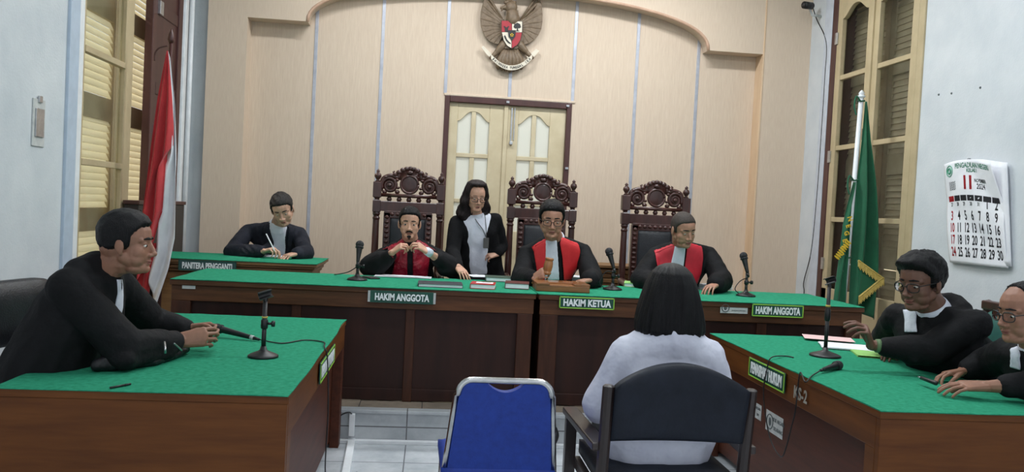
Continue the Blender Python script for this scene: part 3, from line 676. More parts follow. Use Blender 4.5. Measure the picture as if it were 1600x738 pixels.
# visitor's armchair under the witness
def armchair(name, label, X, Y, rz=0):
    t = thing(name, label, 'chair', (X, Y, 0)); 
    def top(u): return .835 + .095*math.sin(PI*u)**.8
    def pad(u, v, w):
        x = X + (u-.5)*.535; z = lerp(.615, top(u), v); e = min(1, 5*min(u, 1-u), 5*min(v, 1-v))
        return V((x, Y + .03*(2*u-1)**2*-1 + (.045 if w else -.045)*(.55+.45*e**.5) - .05*(v-.3)*1.0, z))
    MB().slab(pad, 24, 16).build('back_pad', M['navyvinyl'], t, smooth=True)
    for s in (-1, 1):
        x = X+s*.288
        b = MB(); b.hull([((x, Y+.05, .02), (.026, .03, .02)), ((x, Y-.045, .83), (.026, .028, .012))]); b.build('post', M['woodpost'], t, bevel=.002)
        a = MB(); R = Matrix.Rotation(-.04*s, 3, 'Z')
        a.box((x+s*.025, Y+.28, .585), (.068, .60, .032), R); a.build('arm', M['woodpost'], t, bevel=.006)
        MB().box((x+s*.035, Y+.54, .285), (.05, .05, .57)).build('front_leg', M['woodpost'], t, bevel=.004)
        MB().box((x, Y+.28, .36), (.03, .5, .05)).build('side_rail', M['woodpost'], t, bevel=.003)
    MB().slab(lambda u, v, w: V((X+(u-.5)*.56, Y+.02+.52*v, .40+(.06+.03*(math.sin(PI*u)*math.sin(PI*v))**.5)*w)), 14, 14).build('seat', M['navyvinyl'], t, smooth=True)
    return t
M['woodpost'] = M_noise('espresso_wood', (32, 24, 24), (52, 40, 38), 6, (3, 3, .5), rough=.38, coat=.2)
armchair('armchair', 'navy-black vinyl armchair with dark wooden arms under the woman in white', 1.01, 3.2)
# blue stacking chair
def blue_chair():
    t = thing('stacking_chair', 'empty blue vinyl stacking chair with chrome frame in the front aisle', 'chair', (.32, 3.3, 0))
    Y = 3.2; zt, zb = .845, .44
    L = lambda z: (lerp(.100, .138, (z-zb)/(zt-zb)), lerp(.545, .505, (z-zb)/(zt-zb)))
    yy = lambda z: Y + .10*(1-(z-zb)/(zt-zb))
    def hoop(inset, y_off=0):
        pts = []
        for z in (.43, .55, .68, .77): pts.append((L(z)[0]+inset, yy(z)+y_off, z))
        r = .055-inset
        for k in range(0, 7):
            a = PI - k*PI/12; pts.append((L(zt)[0]+inset+r+r*math.cos(a), yy(zt)+y_off, zt-.012-inset-r+r*math.sin(a)))
        for k in range(0, 7):
            a = PI/2 - k*PI/12; pts.append((L(zt)[1]-inset-r+r*math.cos(a), yy(zt)+y_off, zt-.012-inset-r+r*math.sin(a)))
        for z in (.77, .68, .55, .43): pts.append((L(z)[1]-inset, yy(z)+y_off, z))
        return pts
    fr = MB(); fr.tube(hoop(.0), .0125, 10)
    fr.build('back_frame', M['chrome'], t, smooth=True)
    # pad with a scooped hand hole at the top
    poly = []
    for z in (.44, .6, .74): poly.append((L(z)[0]+.010, z))
    x0, x1 = L(.8)[0]+.010, L(.8)[1]-.010
    r = .045
    for k in range(7): a = PI-k*PI/12; poly.append((x0+r+r*math.cos(a), .822-r+r*math.sin(a)))
    for k in range(13):
        u = k/12; poly.append((lerp(x0+.105, x1-.105, u), .822-.036*math.sin(PI*u)**.8))
    for k in range(7): a = PI/2-k*PI/12; poly.append((x1-r+r*math.cos(a), .822-r+r*math.sin(a)))
    for z in (.74, .6, .44): poly.append((L(z)[1]-.010, z))
    m = MB(); m.prism(poly, lambda u, v, w: V((u, yy(v)+lerp(-.014, .03, w), v)))
    m.build('back_pad', M['bluevinyl'], t, bevel=.008)
    MB().slab(lambda u, v, w: V((.318+(u-.5)*(.46+.02*v), 3.28+.42*v, .425+(.03+.035*(math.sin(PI*min(1, max(0, u)))*math.sin(PI*v))**.35)*w)), 16, 14).build('seat', M['bluevinyl'], t, smooth=True)
    for s, x in ((-1, .10), (1, .54)):
        MB().tube(curve_pts([(x, 3.30, .43), (x-s*.0, 3.33, .40), (x+s*.01, 3.24, .2), (x+s*.02, 3.18, .0)], 5), .0125, 10).build('leg', M['chrome'], t, smooth=True)
        MB().tube(curve_pts([(x, 3.30, .43), (x, 3.6, .425), (x, 3.66, .40), (x+s*.01, 3.70, 0)], 5), .0125, 10).build('leg', M['chrome'], t, smooth=True)
    MB().tube([(.1, 3.66, .38), (.54, 3.66, .38)], .01, 8).build('stretcher', M['chrome'], t, smooth=True)
    return t
blue_chair()
# office chairs at the two side desks
def side_chair(name, label, c, rz, pad_mat, frame_mat, z0, z1, wid, framed):
    """upright pad at c facing local -Y turned by rz"""
    t = thing(name, label, 'chair', (c[0], c[1], 0)); R = Matrix.Rotation(rz, 3, 'Z'); C0 = V((c[0], c[1], 0))
    P = lambda x, y, z: C0 + R @ V((x, y, z))
    zt = z1-(.03 if framed else 0); w = wid-(.1 if framed else 0)
    def pad(u, v, ww):
        # rounded outline
        uu = 2*u-1; vv = 2*v-1; q = (abs(uu)**6+abs(vv)**6)**(1/6) or 1; m_ = max(abs(uu), abs(vv)) or 1
        s = m_/q
        e = 1-max(abs(uu), abs(vv))**4
        z = lerp(z0, zt, .5+.5*vv*s)
        return P(uu*s*w/2, -(.012+.04*e)*ww + .03*(z-z0) + (.02 if not ww else 0), z)
    MB().slab(pad, 18, 18).build('back_pad', pad_mat, t, smooth=True)
    if framed:
        for s in (-1, 1):
            f = MB(); f.hull([(P(s*wid/2, .02, z0-.3), (.025, .025, .02)), (P(s*wid/2*.94, .05, z1), (.025, .025, .02))]); f.build('post', frame_mat, t)
        MB().box(P(0, .04, z1-.01), (wid, .05, .05), R).build('top_rail', frame_mat, t, bevel=.008)
    else:
        for s in (-1, 1):
            f = MB(); f.tube([P(s*.12, .05, z0+.1), P(s*.12, .07, .42)], .014, 8); f.build('back_support', frame_mat, t, smooth=True)
    MB().slab(lambda u, v, ww: P((u-.5)*.48, .02-.46*v, .40+(.05+.03*(math.sin(PI*u)*math.sin(PI*v))**.5)*ww), 12, 12).build('seat', pad_mat, t, smooth=True)
    for sx in (-1, 1):
        for y in (.0, -.42):
            MB().tube([P(sx*.21, y, .41), P(sx*.22, y+(.02 if y == 0 else -.01), 0)], .02, 8).build('leg', frame_mat, t, smooth=True)
    return t
side_chair('office_chair', 'black upholstered chair behind the man in black robe at the left desk', (-1.95, 4.12), PI/2-.25, M['blackleather'], M['woodpost'], .74, 1.05, .50, False)
side_chair('office_chair', 'teal padded chair with brown wooden frame behind the gesturing man at right', (3.07, 4.07), -PI/2, M['greenvinyl'], M['carved'], .62, 1.12, .54, True)
# ================================================================== THINGS ON THE DESKS
def stand(label, base, h, r=.07, knob=True, clip=None, tz=None, band=None):
    """desk microphone stand; clip = direction of an empty holder on top"""
    b = V(base); t = thing('microphone_stand', label, 'microphone stand', b)
    MB().lathe([(0, 0), (r, 0), (r, .008), (r*.85, .014), (r*.35, .028), (.016, .034), (.012, .05), (0, .05)], b, 28).build('base', M['blackplastic'], t, smooth=True)
    MB().tube([b+V((0, 0, .03)), b+V((0, 0, h*.55))], .0105, 12).build('stem', M['blackplastic'], t, smooth=True)
    MB().tube([b+V((0, 0, h*.5)), b+V((0, 0, h*.52)), b+V((0, 0, h*.66)), b+V((0, 0, h*.68)), b+V((0, 0, h))], [.011, .016, .016, .011, .010], 12).build('clutch', M['blackplastic'], t, smooth=True)
    if knob:
        k = MB(); k.tube([b+V((.012, 0, h*.6)), b+V((.034, 0, h*.6))], .006, 8); k.tube([b+V((.032, 0, h*.6)), b+V((.046, 0, h*.6))], .014, 10); k.build('knob', M['blackplastic'], t, smooth=True)
    if band: MB().tube([b+V((0, 0, h*.70)), b+V((0, 0, h*.73))], .0135, 12).build('band', M[band], t, smooth=True)
    if clip is not None:
        d = V(clip).normalized(); top = b+V((0, 0, h)); u, w = frame_of(d)
        c = MB(); n = 9
        rings = []
        for ang in range(n): # C-shaped holder
            a = .9 + ang/(n-1)*(2*PI-1.8)
            rad = lambda rr: u*math.cos(a)*rr + w*math.sin(a)*rr
            o = top + V((0, 0, .03)) 
            rings.append([o - d*.03 + rad(.020), o + d*.03 + rad(.020), o + d*.03 + rad(.016), o - d*.03 + rad(.016)])
        c.quads(rings); c.tube([top, top+V((0, 0, .014))], .011, 8); c.build('holder', M['blackplastic'], t)
    return t
def microphone(label, tail, tip, cable=None, r=.012, band=False):
    a, b = V(tail), V(tip); d = (b-a).normalized(); L = (b-a).length
    t = thing('microphone', label, 'microphone', a)
    MB().tube([a, a+d*.01, a+d*.03, b-d*.058, b-d*.05], [r*.7, r*.85, r*.95, r*1.45, r*1.6], 14).build('body', M['blackplastic'], t, smooth=True)
    R = Matrix((frame_of(d)[0], frame_of(d)[1], d)).transposed()
    m = MB(); m.tube([b-d*.052, b-d*.044], r*1.95, 16); m.ell(b-d*.026, (r*2.0, r*2.0, .028), R, 18); m.build('head', M['mesh'], t, smooth=True)
    if band: MB().tube([a+d*.004, a+d*.022], r*1.0, 12).build('band', M['label'], t, smooth=True)
    MB().tube([a-d*.03, a], [r*.55, r*.75], 10).build('plug', M['blackplastic'], t, smooth=True)
    if cable: MB().tube(curve_pts([a-d*.03]+[V(p) for p in cable]), .0035, 7).build('cable', M['cable'], t, smooth=True)
    return t
# judges' microphones
for (bp, hd, ml, cab, l1, l2) in (
    ((558, 438), .165, ((555, 410), (564, 368)), [(540, 412), (520, 428), (513, 426)], 'desk microphone stand in front of the moustached judge, left end of the judges desks', 'black microphone on the stand in front of the moustached judge'),
    ((957, 453), .17, ((957, 420), (952, 390)), [(948, 425), (938, 442), (946, 452)], 'desk microphone stand beside the gavel box on the right judges desk', 'black microphone on the stand beside the gavel box'),
    ((1165, 463), .17, ((1166, 427), (1164, 402)), [(1158, 440), (1150, 452), (1156, 459)], 'desk microphone stand at the right end of the judges desks', 'black microphone on the stand at the right end of the judges desks')):
    b = atZ(*bp, TJ); stand(l1, b, hd)
    y = b.y
    p, q = atY(*ml[0], y), atY(*ml[1], y); d = (q-p).normalized()
    q = p + (d+V((0, .25, 0))).normalized()*.155
    p = V((b.x+.0, b.y-.012, max(p.z, b.z+.125)))
    ct = [V((c.x, b.y+.02, max(c.z, TJ+.006))) for c in (atY(*w, y) for w in cab)]
    if hd == .165: ct = [p+V((-.06, .03, -.07)), V((b.x-.14, b.y+.22, TJ+.02)), V((b.x-.19, b.y+.3, TJ+.006))]
    microphone(l2, p, q, ct, .0145)
def rotz(a): return Matrix.Rotation(a, 3, 'Z')
def book(name, label, cat, c, w, d, h, rz, cover, page=True, group=None, stickers=None, soft=False):
    """book or folder lying flat: c = centre of the underside"""
    t = thing(name, label, cat, c, 0, group); R = rotz(rz); c = V(c)
    if page: MB().box(c+V((0, 0, h*.5)), (w*.97, d*.96, h*.8), R).build('pages', M['paper'], t, bevel=.001)
    b = MB(); b.box(c+V((0, 0, h*.06)), (w, d, h*.12), R); b.box(c+V((0, 0, h*.94)), (w, d, h*.12), R); b.box(c+R @ V((-w*.5, 0, h*.5)), (.004, d, h), R)
    cv = b.build('cover', cover, t, bevel=.001)
    if stickers:
        for (u, v, ww, dd, m) in stickers: MB().box(c+R @ V((u*w, v*d, h+.0006)), (ww*w, dd*d, .0012), R).build('printed_panel', m, cv)
    return t
def sheets(name, label, c, w, d, n, rz, mat=None, group=None, fan=.0, cat='paper'):
    c = V(c); R0_ = rotz(rz); b = MB()
    for k in range(n):
        R = rotz(rz + fan*math.sin(k*2.1)); cc = c + V((fan*.05*math.cos(k*1.7), fan*.05*math.sin(k*2.3), .0012+.0022*k))
        ph = k*1.3
        b.slab(lambda u, v, q: cc + R @ V(((u-.5)*w, (v-.5)*d, .0016*q + (.004*(k/max(1, n-1)) * (abs(2*u-1)**3)*math.sin(ph+2)) )), 8, 8)
    return tag(b.build(name, mat or M['paper'], None), label, cat, group)
tj = lambda px, py: atZ(px, py, TJ)
ts = lambda px, py: atZ(px, py, TZ)
sheets('paper_sheet', 'white papers in front of the moustached judge', tj(630, 433), .42, .16, 3, -.02, fan=.02)
book('folder', 'closed charcoal folder at the front edge of the left judges desk', 'folder', tj(688, 447), .30, .24, .022, .0, M['darkfolder'])
book('book', 'red and white paperback beside the charcoal folder', 'book', tj(755, 450), .165, .20, .034, -.12, M['red_book'], True, None, ((.05, .05, .7, .45, M['paper']), (.1, .25, .4, .12, M['crestblack'])))
book('book', 'maroon book with white pages next to the gavel box', 'book', tj(808, 450), .165, .20, .040, -.12, M['maroon_book'])
book('folder', 'grey-green folder behind the maroon book', 'folder', tj(783, 439), .24, .20, .032, -.05, M['greyfolder'])
sheets('paper_sheet', 'white paper under the hand of the standing woman', tj(748, 432), .16, .20, 2, .25, fan=.02)
ph_ = tj(571, 437); t = thing('phone', 'thin black phone lying by the left microphone stand', 'phone', ph_+V((.03, .12, 0)))
MB().box(ph_+V((.03, .12, .005)), (.075, .15, .009), rotz(.5)).build('body', M['blackplastic'], t, bevel=.003)
MB().box(ph_+V((.03, .12, .0099)), (.068, .14, .0008), rotz(.5)).build('screen', M['monitor'], t)
# gavel box
gc = (tj(838, 456)+tj(924, 459))/2 + V((0, .16, 0))
t = thing('gavel_box', 'varnished brown wooden gavel box with lidded tray before the judge in the middle', 'box', gc, 0)
R = rotz(-.03)
MB().box(gc+V((0, 0, .022)), (.37, .27, .044), R).build('base', M['boxwood'], t, bevel=.004)
b = MB(); b.box(gc+V((0, .05, .05)), (.37, .17, .014), R); b.box(gc+V((-.14, -.085, .05)), (.09, .10, .014), R); b.box(gc+V((.13, -.085, .05)), (.11, .10, .014), R); b.build('lid', M['boxwood'], t, bevel=.003)
MB().box(gc+V((-.01, -.08, .0445)), (.16, .09, .003), R).build('tray', M['gavelwood'], t)
b = MB()
for k in range(5): b.box(gc+V((.03+.022*k, .05, .0585)), (.012, .10, .003), R)
b.build('carving', M['gavelwood'], t)
sheets('paper_sheet', 'open white papers between the middle judge and the gavel box', tj(893, 441)+V((0, 0, .02)), .30, .20, 12, .05, fan=.05)
book('folder', 'light green topped file of papers left of the woman in white, on the judges desk', 'folder', tj(1000, 448), .24, .22, .03, -.25, M['lime'])
sheets('paper_sheet', 'thick curling pile of white papers under the hand of the crop-haired judge', tj(1113, 452), .25, .18, 16, .35, fan=.10)
sheets('paper_sheet', 'long white sheet in front of the clerk who is writing', atZ(408, 400, CZ+.006), .36, .20, 2, .0, fan=.01)
# --- left desk
b = ts(411, 558)
stand('black microphone stand with empty holder on the left foreground desk', b, .255, .068, True, (.75, .35, .25), None, 'gold')
hand_l = ts(345, 530)
m0, m1 = ts(397, 533), ts(340, 527)
mt = V((m0.x, m0.y, TZ+.014)); mh = V((m1.x, m1.y, TZ+.045))
cab = [ts(440, 538)+V((0, 0, .004)), ts(475, 533)+V((0, 0, .004)), ts(505, 536)+V((0, 0, .004)), V((LX1+.0, ts(520, 545).y, TZ+.008)), V((LX1+.02, ts(520, 545).y-.02, TZ-.05)), V((LX1+.022, 4.2, .45)), V((LX1+.02, 4.22, .12)), V((LX1+.05, 4.3, .006)), V((LX1+.15, 4.6, .005))]
microphone('black wired microphone held by the robed man at the left desk', mt, mh+(mh-mt).normalized()*.03, cab, .012, True)
pen = [ts(172, 608)+V((0, 0, .004)), ts(204, 602)+V((0, 0, .004))]
t = thing('pen', 'black pen lying at the near edge of the left foreground desk', 'pen', pen[0])
MB().tube([pen[0], lerp(pen[0], pen[1], .7)], .0042, 8).build('barrel', M['blackplastic'], t, smooth=True)
MB().tube([lerp(pen[0], pen[1], .7), pen[1]], [.0046, .004], 8).build('pen_cap', M['blackplastic'], t, smooth=True)
# worn scrape marks stay on the desk side as thin bare-wood flakes
# --- right desk
b = ts(1289, 557)
stand('black microphone stand with empty holder on the right foreground desk', b, .395, .085, False, (.5, -.7, .35), None, 'gold')
r0, r1 = ts(1286, 583), ts(1336, 571)
a = V((r0.x, r0.y, TZ+.016)); bb = V((r1.x, r1.y, TZ+.026)); d = (bb-a).normalized(); bb = a+d*.20
xx = RX0-.012
cab = [ts(1268, 590)+V((0, 0, .006)), ts(1258, 600)+V((0, 0, .008)), V((xx, atX(1248, 612, xx).y, TZ+.004))] + [atX(px, py, xx-.006) for px, py in ((1243, 640), (1236, 670), (1228, 700), (1220, 714))] + [atX(px, py, xx-.004) for px, py in ((1205, 690), (1196, 650), (1193, 610), (1198, 580))] + [V((RX0+.0, atX(1204, 566, RX0).y, TZ+.012)), ts(1225, 558)+V((0, 0, .005)), ts(1240, 560)+V((0, 0, .004))]
microphone('black microphone lying loose on the right foreground desk with its cable hanging', a, bb, cab, .0125, False)
sheets('paper_sheet', 'pink paper sheet on the right foreground desk, topmost and furthest back', ts(1296, 535)+V((.03, .08, .012)), .30, .20, 1, -.35, M['pink'])
sheets('paper_sheet', 'white papers under the raised hand on the right foreground desk', ts(1325, 545)+V((.02, .02, .002)), .33, .24, 4, -.35, fan=.04)
book('folder', 'light green folder under the elbow of the gesturing man on the right desk', 'folder', ts(1390, 558)+V((0, .03, 0)), .36, .26, .010, -.30, M['lime'], False)

# ================================================================== FLAGS, EMBLEM, CALENDAR AND FITTINGS
def flag_cloth(name, mat, parent, fn, nu=24, nv=60, th=.004):
    return MB().slab(fn, nu, nv).build(name, mat, parent, smooth=True)
# red and white flag at the left window
FY = 6.42
p_ = lambda px, py, y=FY: atY(px, py, y)
t = thing('flag', 'red and white flag drooping on a dark pole by the left window', 'flag', (-2.07, FY, PH))
top, bot = p_(262, 70), p_(240, 560)
bot = top + (bot-top)*((top.z-PH)/(top.z-bot.z))
MB().tube([top+V((0, .075, .04)), bot+V((0, .075, 0))], .014, 10).build('pole', M['brownframe'], t, smooth=True)
MB().tube(curve_pts([p_(262, 72)+V((0, -.01, 0)), p_(250, 76)+V((0, -.02, 0)), p_(244, 84)+V((0, -.02, 0)), p_(243, 96)+V((0, -.02, 0))]), .006, 6).build('tie', M['brownframe'], t, smooth=True)
MB().lathe([(.018, 0), (.026, .02), (.02, .06), (.006, .1), (0, .11)], top+V((0, .075, .03)), 12).build('finial', M['brownframe'], t, smooth=True)
MB().lathe([(0, 0), (.16, 0), (.16, .02), (.05, .05), (.03, .12), (0, .12)], V((bot.x, bot.y+.075, PH)), 20).build('pole_base', M['blackplastic'], t, smooth=True)
Lr = [(262, 80), (248, 150), (236, 230), (228, 290), (221, 340), (217, 375), (214, 415), (212, 455)]   # left outline of the red band
Rr = [(264, 80), (270, 150), (272, 200), (271, 228), (262, 238), (258, 320), (250, 345), (244, 370)]   # right outline of the red band
Rw = [(265, 90), (272, 160), (274, 228), (275, 260), (275, 320), (274, 372), (264, 420), (240, 490)]   # right outline of the white band
def ol(L, v):
    k = v*(len(L)-1); i = min(int(k), len(L)-2); f = k-i
    return (lerp(L[i][0], L[i+1][0], f), lerp(L[i][1], L[i+1][1], f))
def red_fn(u, v, w):
    a, b = ol(Lr, v), ol(Rr, v); p = p_(lerp(a[0], b[0], u), lerp(a[1], b[1], u))
    return p + V((0, -.02 + .035*math.sin(u*13+v*2)*min(1, v*3) - .03*u*v - .004*w, 0))
flag_cloth('red_band', M['flagred'], t, red_fn)
def white_fn(u, v, w):
    a, b = ol(Rr, v), ol(Rw, v); a = (a[0]-2, a[1]+ (60*v if v > .8 else 0)); p = p_(lerp(a[0]-10*v, b[0], u), lerp(a[1], b[1], u))
    return p + V((0, .015 + .03*math.sin(u*9+v*3)*min(1, v*3) - .004*w, 0))
flag_cloth('white_band', M['flagwhite'], t, white_fn)
def red2_fn(u, v, w):
    p = p_(lerp(lerp(216, 212, v), lerp(246, 228, v), u), lerp(380, 470, v)); return p + V((0, .03+.02*math.sin(u*7) - .004*w, 0))
flag_cloth('red_fold', M['flagred'], t, red2_fn, 10, 20)
# green court flag at the right window
GY = 6.45
g_ = lambda px, py, y=GY: atY(px, py, y)
t = thing('flag', 'green flag with gold fringe on a white pole by the right window', 'flag', (3.38, GY, PH))
top, mid = g_(1346, 152), g_(1318, 475); bot = top + (mid-top)*((top.z-PH)/(top.z-mid.z))
MB().tube([top, bot], .019, 12).build('pole', M['pole_white'], t, smooth=True)
MB().lathe([(.014, -.01), (.03, 0), (.03, .012), (.016, .02), (.026, .03), (.012, .05), (0, .06)], top, 14).build('finial', M['pole_white'], t, smooth=True)
MB().lathe([(0, 0), (.17, 0), (.17, .02), (.05, .05), (.03, .14), (0, .14)], V((bot.x, bot.y, PH)), 20).build('pole_base', M['pole_white'], t, smooth=True)
for (px, py) in ((1344, 158), (1333, 281), (1321, 402)):
    c = lerp(top, mid, (py-152)/323)
    b = MB(); b.tube([c+V((.026*math.cos(a*PI/8), .026*math.sin(a*PI/8), .004*math.sin(a))) for a in range(17)], .006, 6)
    b.tube(curve_pts([c+V((-.02, -.02, 0)), c+V((-.06, -.03, .03)), c+V((-.07, -.03, -.05)), c+V((-.05, -.03, -.12))]), .007, 6); b.build('tie', M['flaggreen'], t, smooth=True)
La = [(1347, 160), (1343, 220), (1338, 280), (1334, 340), (1330, 390), (1326, 440), (1322, 480)]
Lb = [(1350, 160), (1354, 220), (1361, 280), (1366, 340), (1369, 390), (1371, 425), (1366, 500)]
def gfn(u, v, w):
    a, b = ol(La, v), ol(Lb, v); p = g_(lerp(a[0], b[0], u), lerp(a[1], b[1], u)); return p + V((0, -.045 + .05*math.sin(u*11+v*3)*min(1, v*2.5) - .004*w, 0))
flag_cloth('cloth', M['flaggreen'], t, gfn)
Lc = [(1331, 285), (1322, 320), (1316, 350), (1310, 400), (1304, 440), (1298, 480)]; Ld = [(1334, 285), (1329, 320), (1326, 350), (1322, 400), (1318, 440), (1316, 480)]
def gfn2(u, v, w):
    a, b = ol(Lc, v), ol(Ld, v); p = g_(lerp(a[0], b[0], u), lerp(a[1], b[1], u)); return p + V((0, -.03 + .02*math.sin(u*8+v*3) - .004*w, 0))
flag_cloth('cloth_fold', M['flaggreen'], t, gfn2, 12, 30)
for (A, B, n) in (((1331, 406), (1370, 434), 26), ((1369, 432), (1332, 462), 26)):
    f = MB()
    for k in range(n):
        q = g_(lerp(A[0], B[0], k/(n-1)), lerp(A[1], B[1], k/(n-1))) + V((0, -.105, 0)); f.tube([q, q+V((.003, -.002, -.05-.008*(k % 3)))], .0045, 5)
    f.tube([g_(*A)+V((0, -.105, 0)), g_(*B)+V((0, -.105, 0))], .008, 6)
    f.build('fringe', M['gold'], t)
def gfn3(u, v, w): # lower lap of the flag between the two fringes
    a = (lerp(1330, 1332, v), lerp(405, 462, v)); b = (lerp(1372, 1334, v), lerp(432, 463, v)); p = g_(lerp(a[0], b[0], u), lerp(a[1], b[1], u)); return p + V((0, -.088 - .004*w, 0))
flag_cloth('lap', M['flaggreen'], t, gfn3, 10, 10)
q = g_(1318, 362)+V((0, -.065, 0))
ms = []
for i, chx in enumerate('NEGERI'):
    a = g_(lerp(1322, 1309, i/5), lerp(342, 398, i/5)) + V((0, -.062, 0)); tilt = -1.25
    ms.append(text_mesh(chx, .055, .002, plane_fn(a, (math.cos(tilt), 0, math.sin(tilt)), (-math.sin(tilt), 0, math.cos(tilt)), (0, -1, 0)), None, None, None, .9, .002))
merge(ms, 'lettering', M['goldflat'], t)
wr = MB()
for k in range(9):
    a = g_(lerp(1320, 1302, k/8), lerp(378, 402, k/8)) + V((0, -.062, 0)); wr.ell(a, (.03, .004, .009), Matrix.Rotation(.6, 3, 'Y'), 8)
wr.build('wreath', M['goldflat'], t)
# coat of arms on the back wall
EY = YB-.012
e_ = lambda a, b, d=0.: atY(740+a/6.15, b/6.15, EY-d)
t = thing('wall_emblem', 'bronze eagle coat of arms with shield and ribbon on the back wall above the door', 'emblem', atY(798, 50, EY))
def relief(name, poly, d0, d1, mat, bev=.004): 
    return MB().prism(poly, lambda u, v, w: e_(u, v, lerp(d0, d1, w))).build(name, mat, t, bevel=bev)
wingL = [(300, 190), (268, 175), (215, 130), (175, 85), (148, 40), (128, -20), (118, -70), (104, -20), (84, 50), (70, 110), (64, 180), (70, 250), (88, 310), (115, 360), (150, 395), (195, 418), (240, 425), (290, 330)]
wingR = [(430, 195), (470, 185), (525, 150), (570, 110), (600, 60), (618, 0), (626, -60), (640, 0), (655, 60), (663, 130), (662, 210), (650, 280), (622, 340), (580, 385), (530, 418), (480, 432), (430, 330)]
for nm, W, s, cx in (('wing', wingL, -1, 300), ('wing', wingR, 1, 430)):
    o = relief(nm, W, 0, .045, M['garuda'])
    f = MB()
    tips = W[6:16]; 
    for k, tp in enumerate(tips):
        root = (cx + s*10, 210 + k*12); mid_ = (lerp(root[0], tp[0], .5)+s*8, lerp(root[1], tp[1], .5)-14)
        f.tube([e_(*root, .034), e_(*mid_, .035), e_(lerp(mid_[0], tp[0], .55), lerp(mid_[1], tp[1], .55), .035), e_(lerp(mid_[0], tp[0], .95), lerp(mid_[1], tp[1], .95), .034)], [.010, .015, .015, .012], 6)
    f.build('feathers', M['garuda_d'], o, smooth=True)
relief('body', [(290, 200), (305, 150), (316, 100), (430, 100), (436, 190), (470, 300), (470, 420), (420, 470), (300, 470), (275, 300)], 0, .07, M['garuda'])
hd = MB(); hd.ell(e_(360, 70, .06), (.062, .05, .062)); hd.hull([(e_(360, 100, .05), .05), (e_(375, 190, .05), .075)]); hd.hull([(e_(320, 70, .06), .03), (e_(268, 78, .06), .014)]); hd.hull([(e_(275, 85, .06), .014), (e_(268, 104, .06), .006)])
for k in range(5): hd.ell(e_(310+k*20, 22-3*(k % 2), .06), (.024, .02, .02), None, 8)
hd.build('head', M['garuda'], t, smooth=True)
for s in (-1, 1):
    lg = MB(); cx = 365
    lg.hull([(e_(cx+s*75, 430, .04), .045), (e_(cx+s*140, 500, .04), .028)]); lg.hull([(e_(cx+s*140, 500, .04), .026), (e_(cx+s*200, 555, .04), .016)])
    lg.build('leg', M['garuda'], t, smooth=True)
tl = MB()
for k in range(7):
    a = 270+k*30; b0 = (235+k*37, 690-abs(k-3)*10 + 12)
    tl.tube([e_(lerp(a, 350, .6), 440, .04), e_(a*.5+b0[0]*.5, 570, .045), e_(b0[0], b0[1]-30, .04), e_(*b0, .035)], [.018, .03, .03, .008], 6)
tl.build('tail', M['garuda_d'], t, smooth=True)
rib_c = lambda u: (365 + (u-.5)*395, 520 + 110*(1-(2*u-1)**2))
ribbon = [rib_c(k/24) for k in range(25)] + [(rib_c(1-k/24)[0]*1.0, rib_c(1-k/24)[1]+46) for k in range(25)]
relief('ribbon', ribbon, .06, .072, M['crestwhite'], .001)
for s, pl_ in ((-1, [(75, 455), (92, 440), (165, 510), (190, 545), (170, 560), (130, 530)]), (1, [(630, 490), (600, 470), (545, 520), (510, 545), (530, 575), (575, 555)])):
    relief('ribbon_end', pl_, .03, .042, M['crestwhite'], .001)
ms = []
for i, chx in enumerate('BHINNEKA TUNGGAL IKA'):
    if chx == ' ': continue
    u = .06+.88*i/19; c = rib_c(u); c2_ = rib_c(u+.01); tilt = math.atan2(-(c2_[1]-c[1]), c2_[0]-c[0]); a = e_(c[0], c[1]+23, .074)
    ms.append(text_mesh(chx, .034, .002, plane_fn(a, (math.cos(tilt), 0, math.sin(tilt)), (-math.sin(tilt), 0, math.cos(tilt)), (0, -1, 0)), None, None, None, .72, .001))
merge(ms, 'lettering', M['crestblack'], t)
sh = [(265, 195), (470, 205), (468, 320), (452, 385), (420, 435), (368, 470), (320, 440), (285, 385), (270, 320)]
shield = relief('shield', sh, .07, .095, M['crestblack'], .003)
def field(poly, m, d=.098):
    MB().prism(poly, lambda u, v, w: e_(u, v, lerp(.094, d, w))).build('shield_field', m, shield)
field([(270, 200), (366, 202), (366, 306), (270, 306)], M['crestred']); field([(370, 203), (466, 207), (465, 310), (370, 308)], M['crestwhite'])
field([(272, 310), (363, 310), (363, 462), (322, 437), (290, 385)], M['crestwhite']); field([(368, 312), (464, 314), (450, 380), (418, 432), (368, 464)], M['crestred'])
ch_ = MB()
ch_.prism([(330, 290), (405, 290), (402, 350), (368, 392), (336, 352)], lambda u, v, w: e_(u, v, lerp(.096, .106, w)))         # small central shield
ch_.prism([(288, 252), (300, 250), (310, 262), (322, 262), (332, 250), (342, 254), (332, 272), (330, 302), (322, 306), (308, 306), (300, 300), (300, 272)], lambda u, v, w: e_(u, v, lerp(.096, .102, w)))  # buffalo
ch_.prism([(384, 262), (392, 232), (420, 218), (448, 232), (456, 262), (440, 272), (426, 270), (428, 292), (442, 300), (400, 300), (414, 292), (416, 270), (400, 274)], lambda u, v, w: e_(u, v, lerp(.096, .102, w)))  # tree
ch_.prism([(300, 335), (310, 350), (322, 380), (345, 405), (358, 412), (358, 424), (335, 415), (310, 390), (292, 352)], lambda u, v, w: e_(u, v, lerp(.096, .102, w)))
ch_.build('charge', M['crestblack'], shield)
b = MB(); cst = e_(368, 336, .108)
for k in range(5):
    a = k*2*PI/5; b.ell(cst+V((.012*math.sin(a), 0, .012*math.cos(a))), (.006, .002, .006), None, 8)
b.build('star', M['goldflat'], shield)
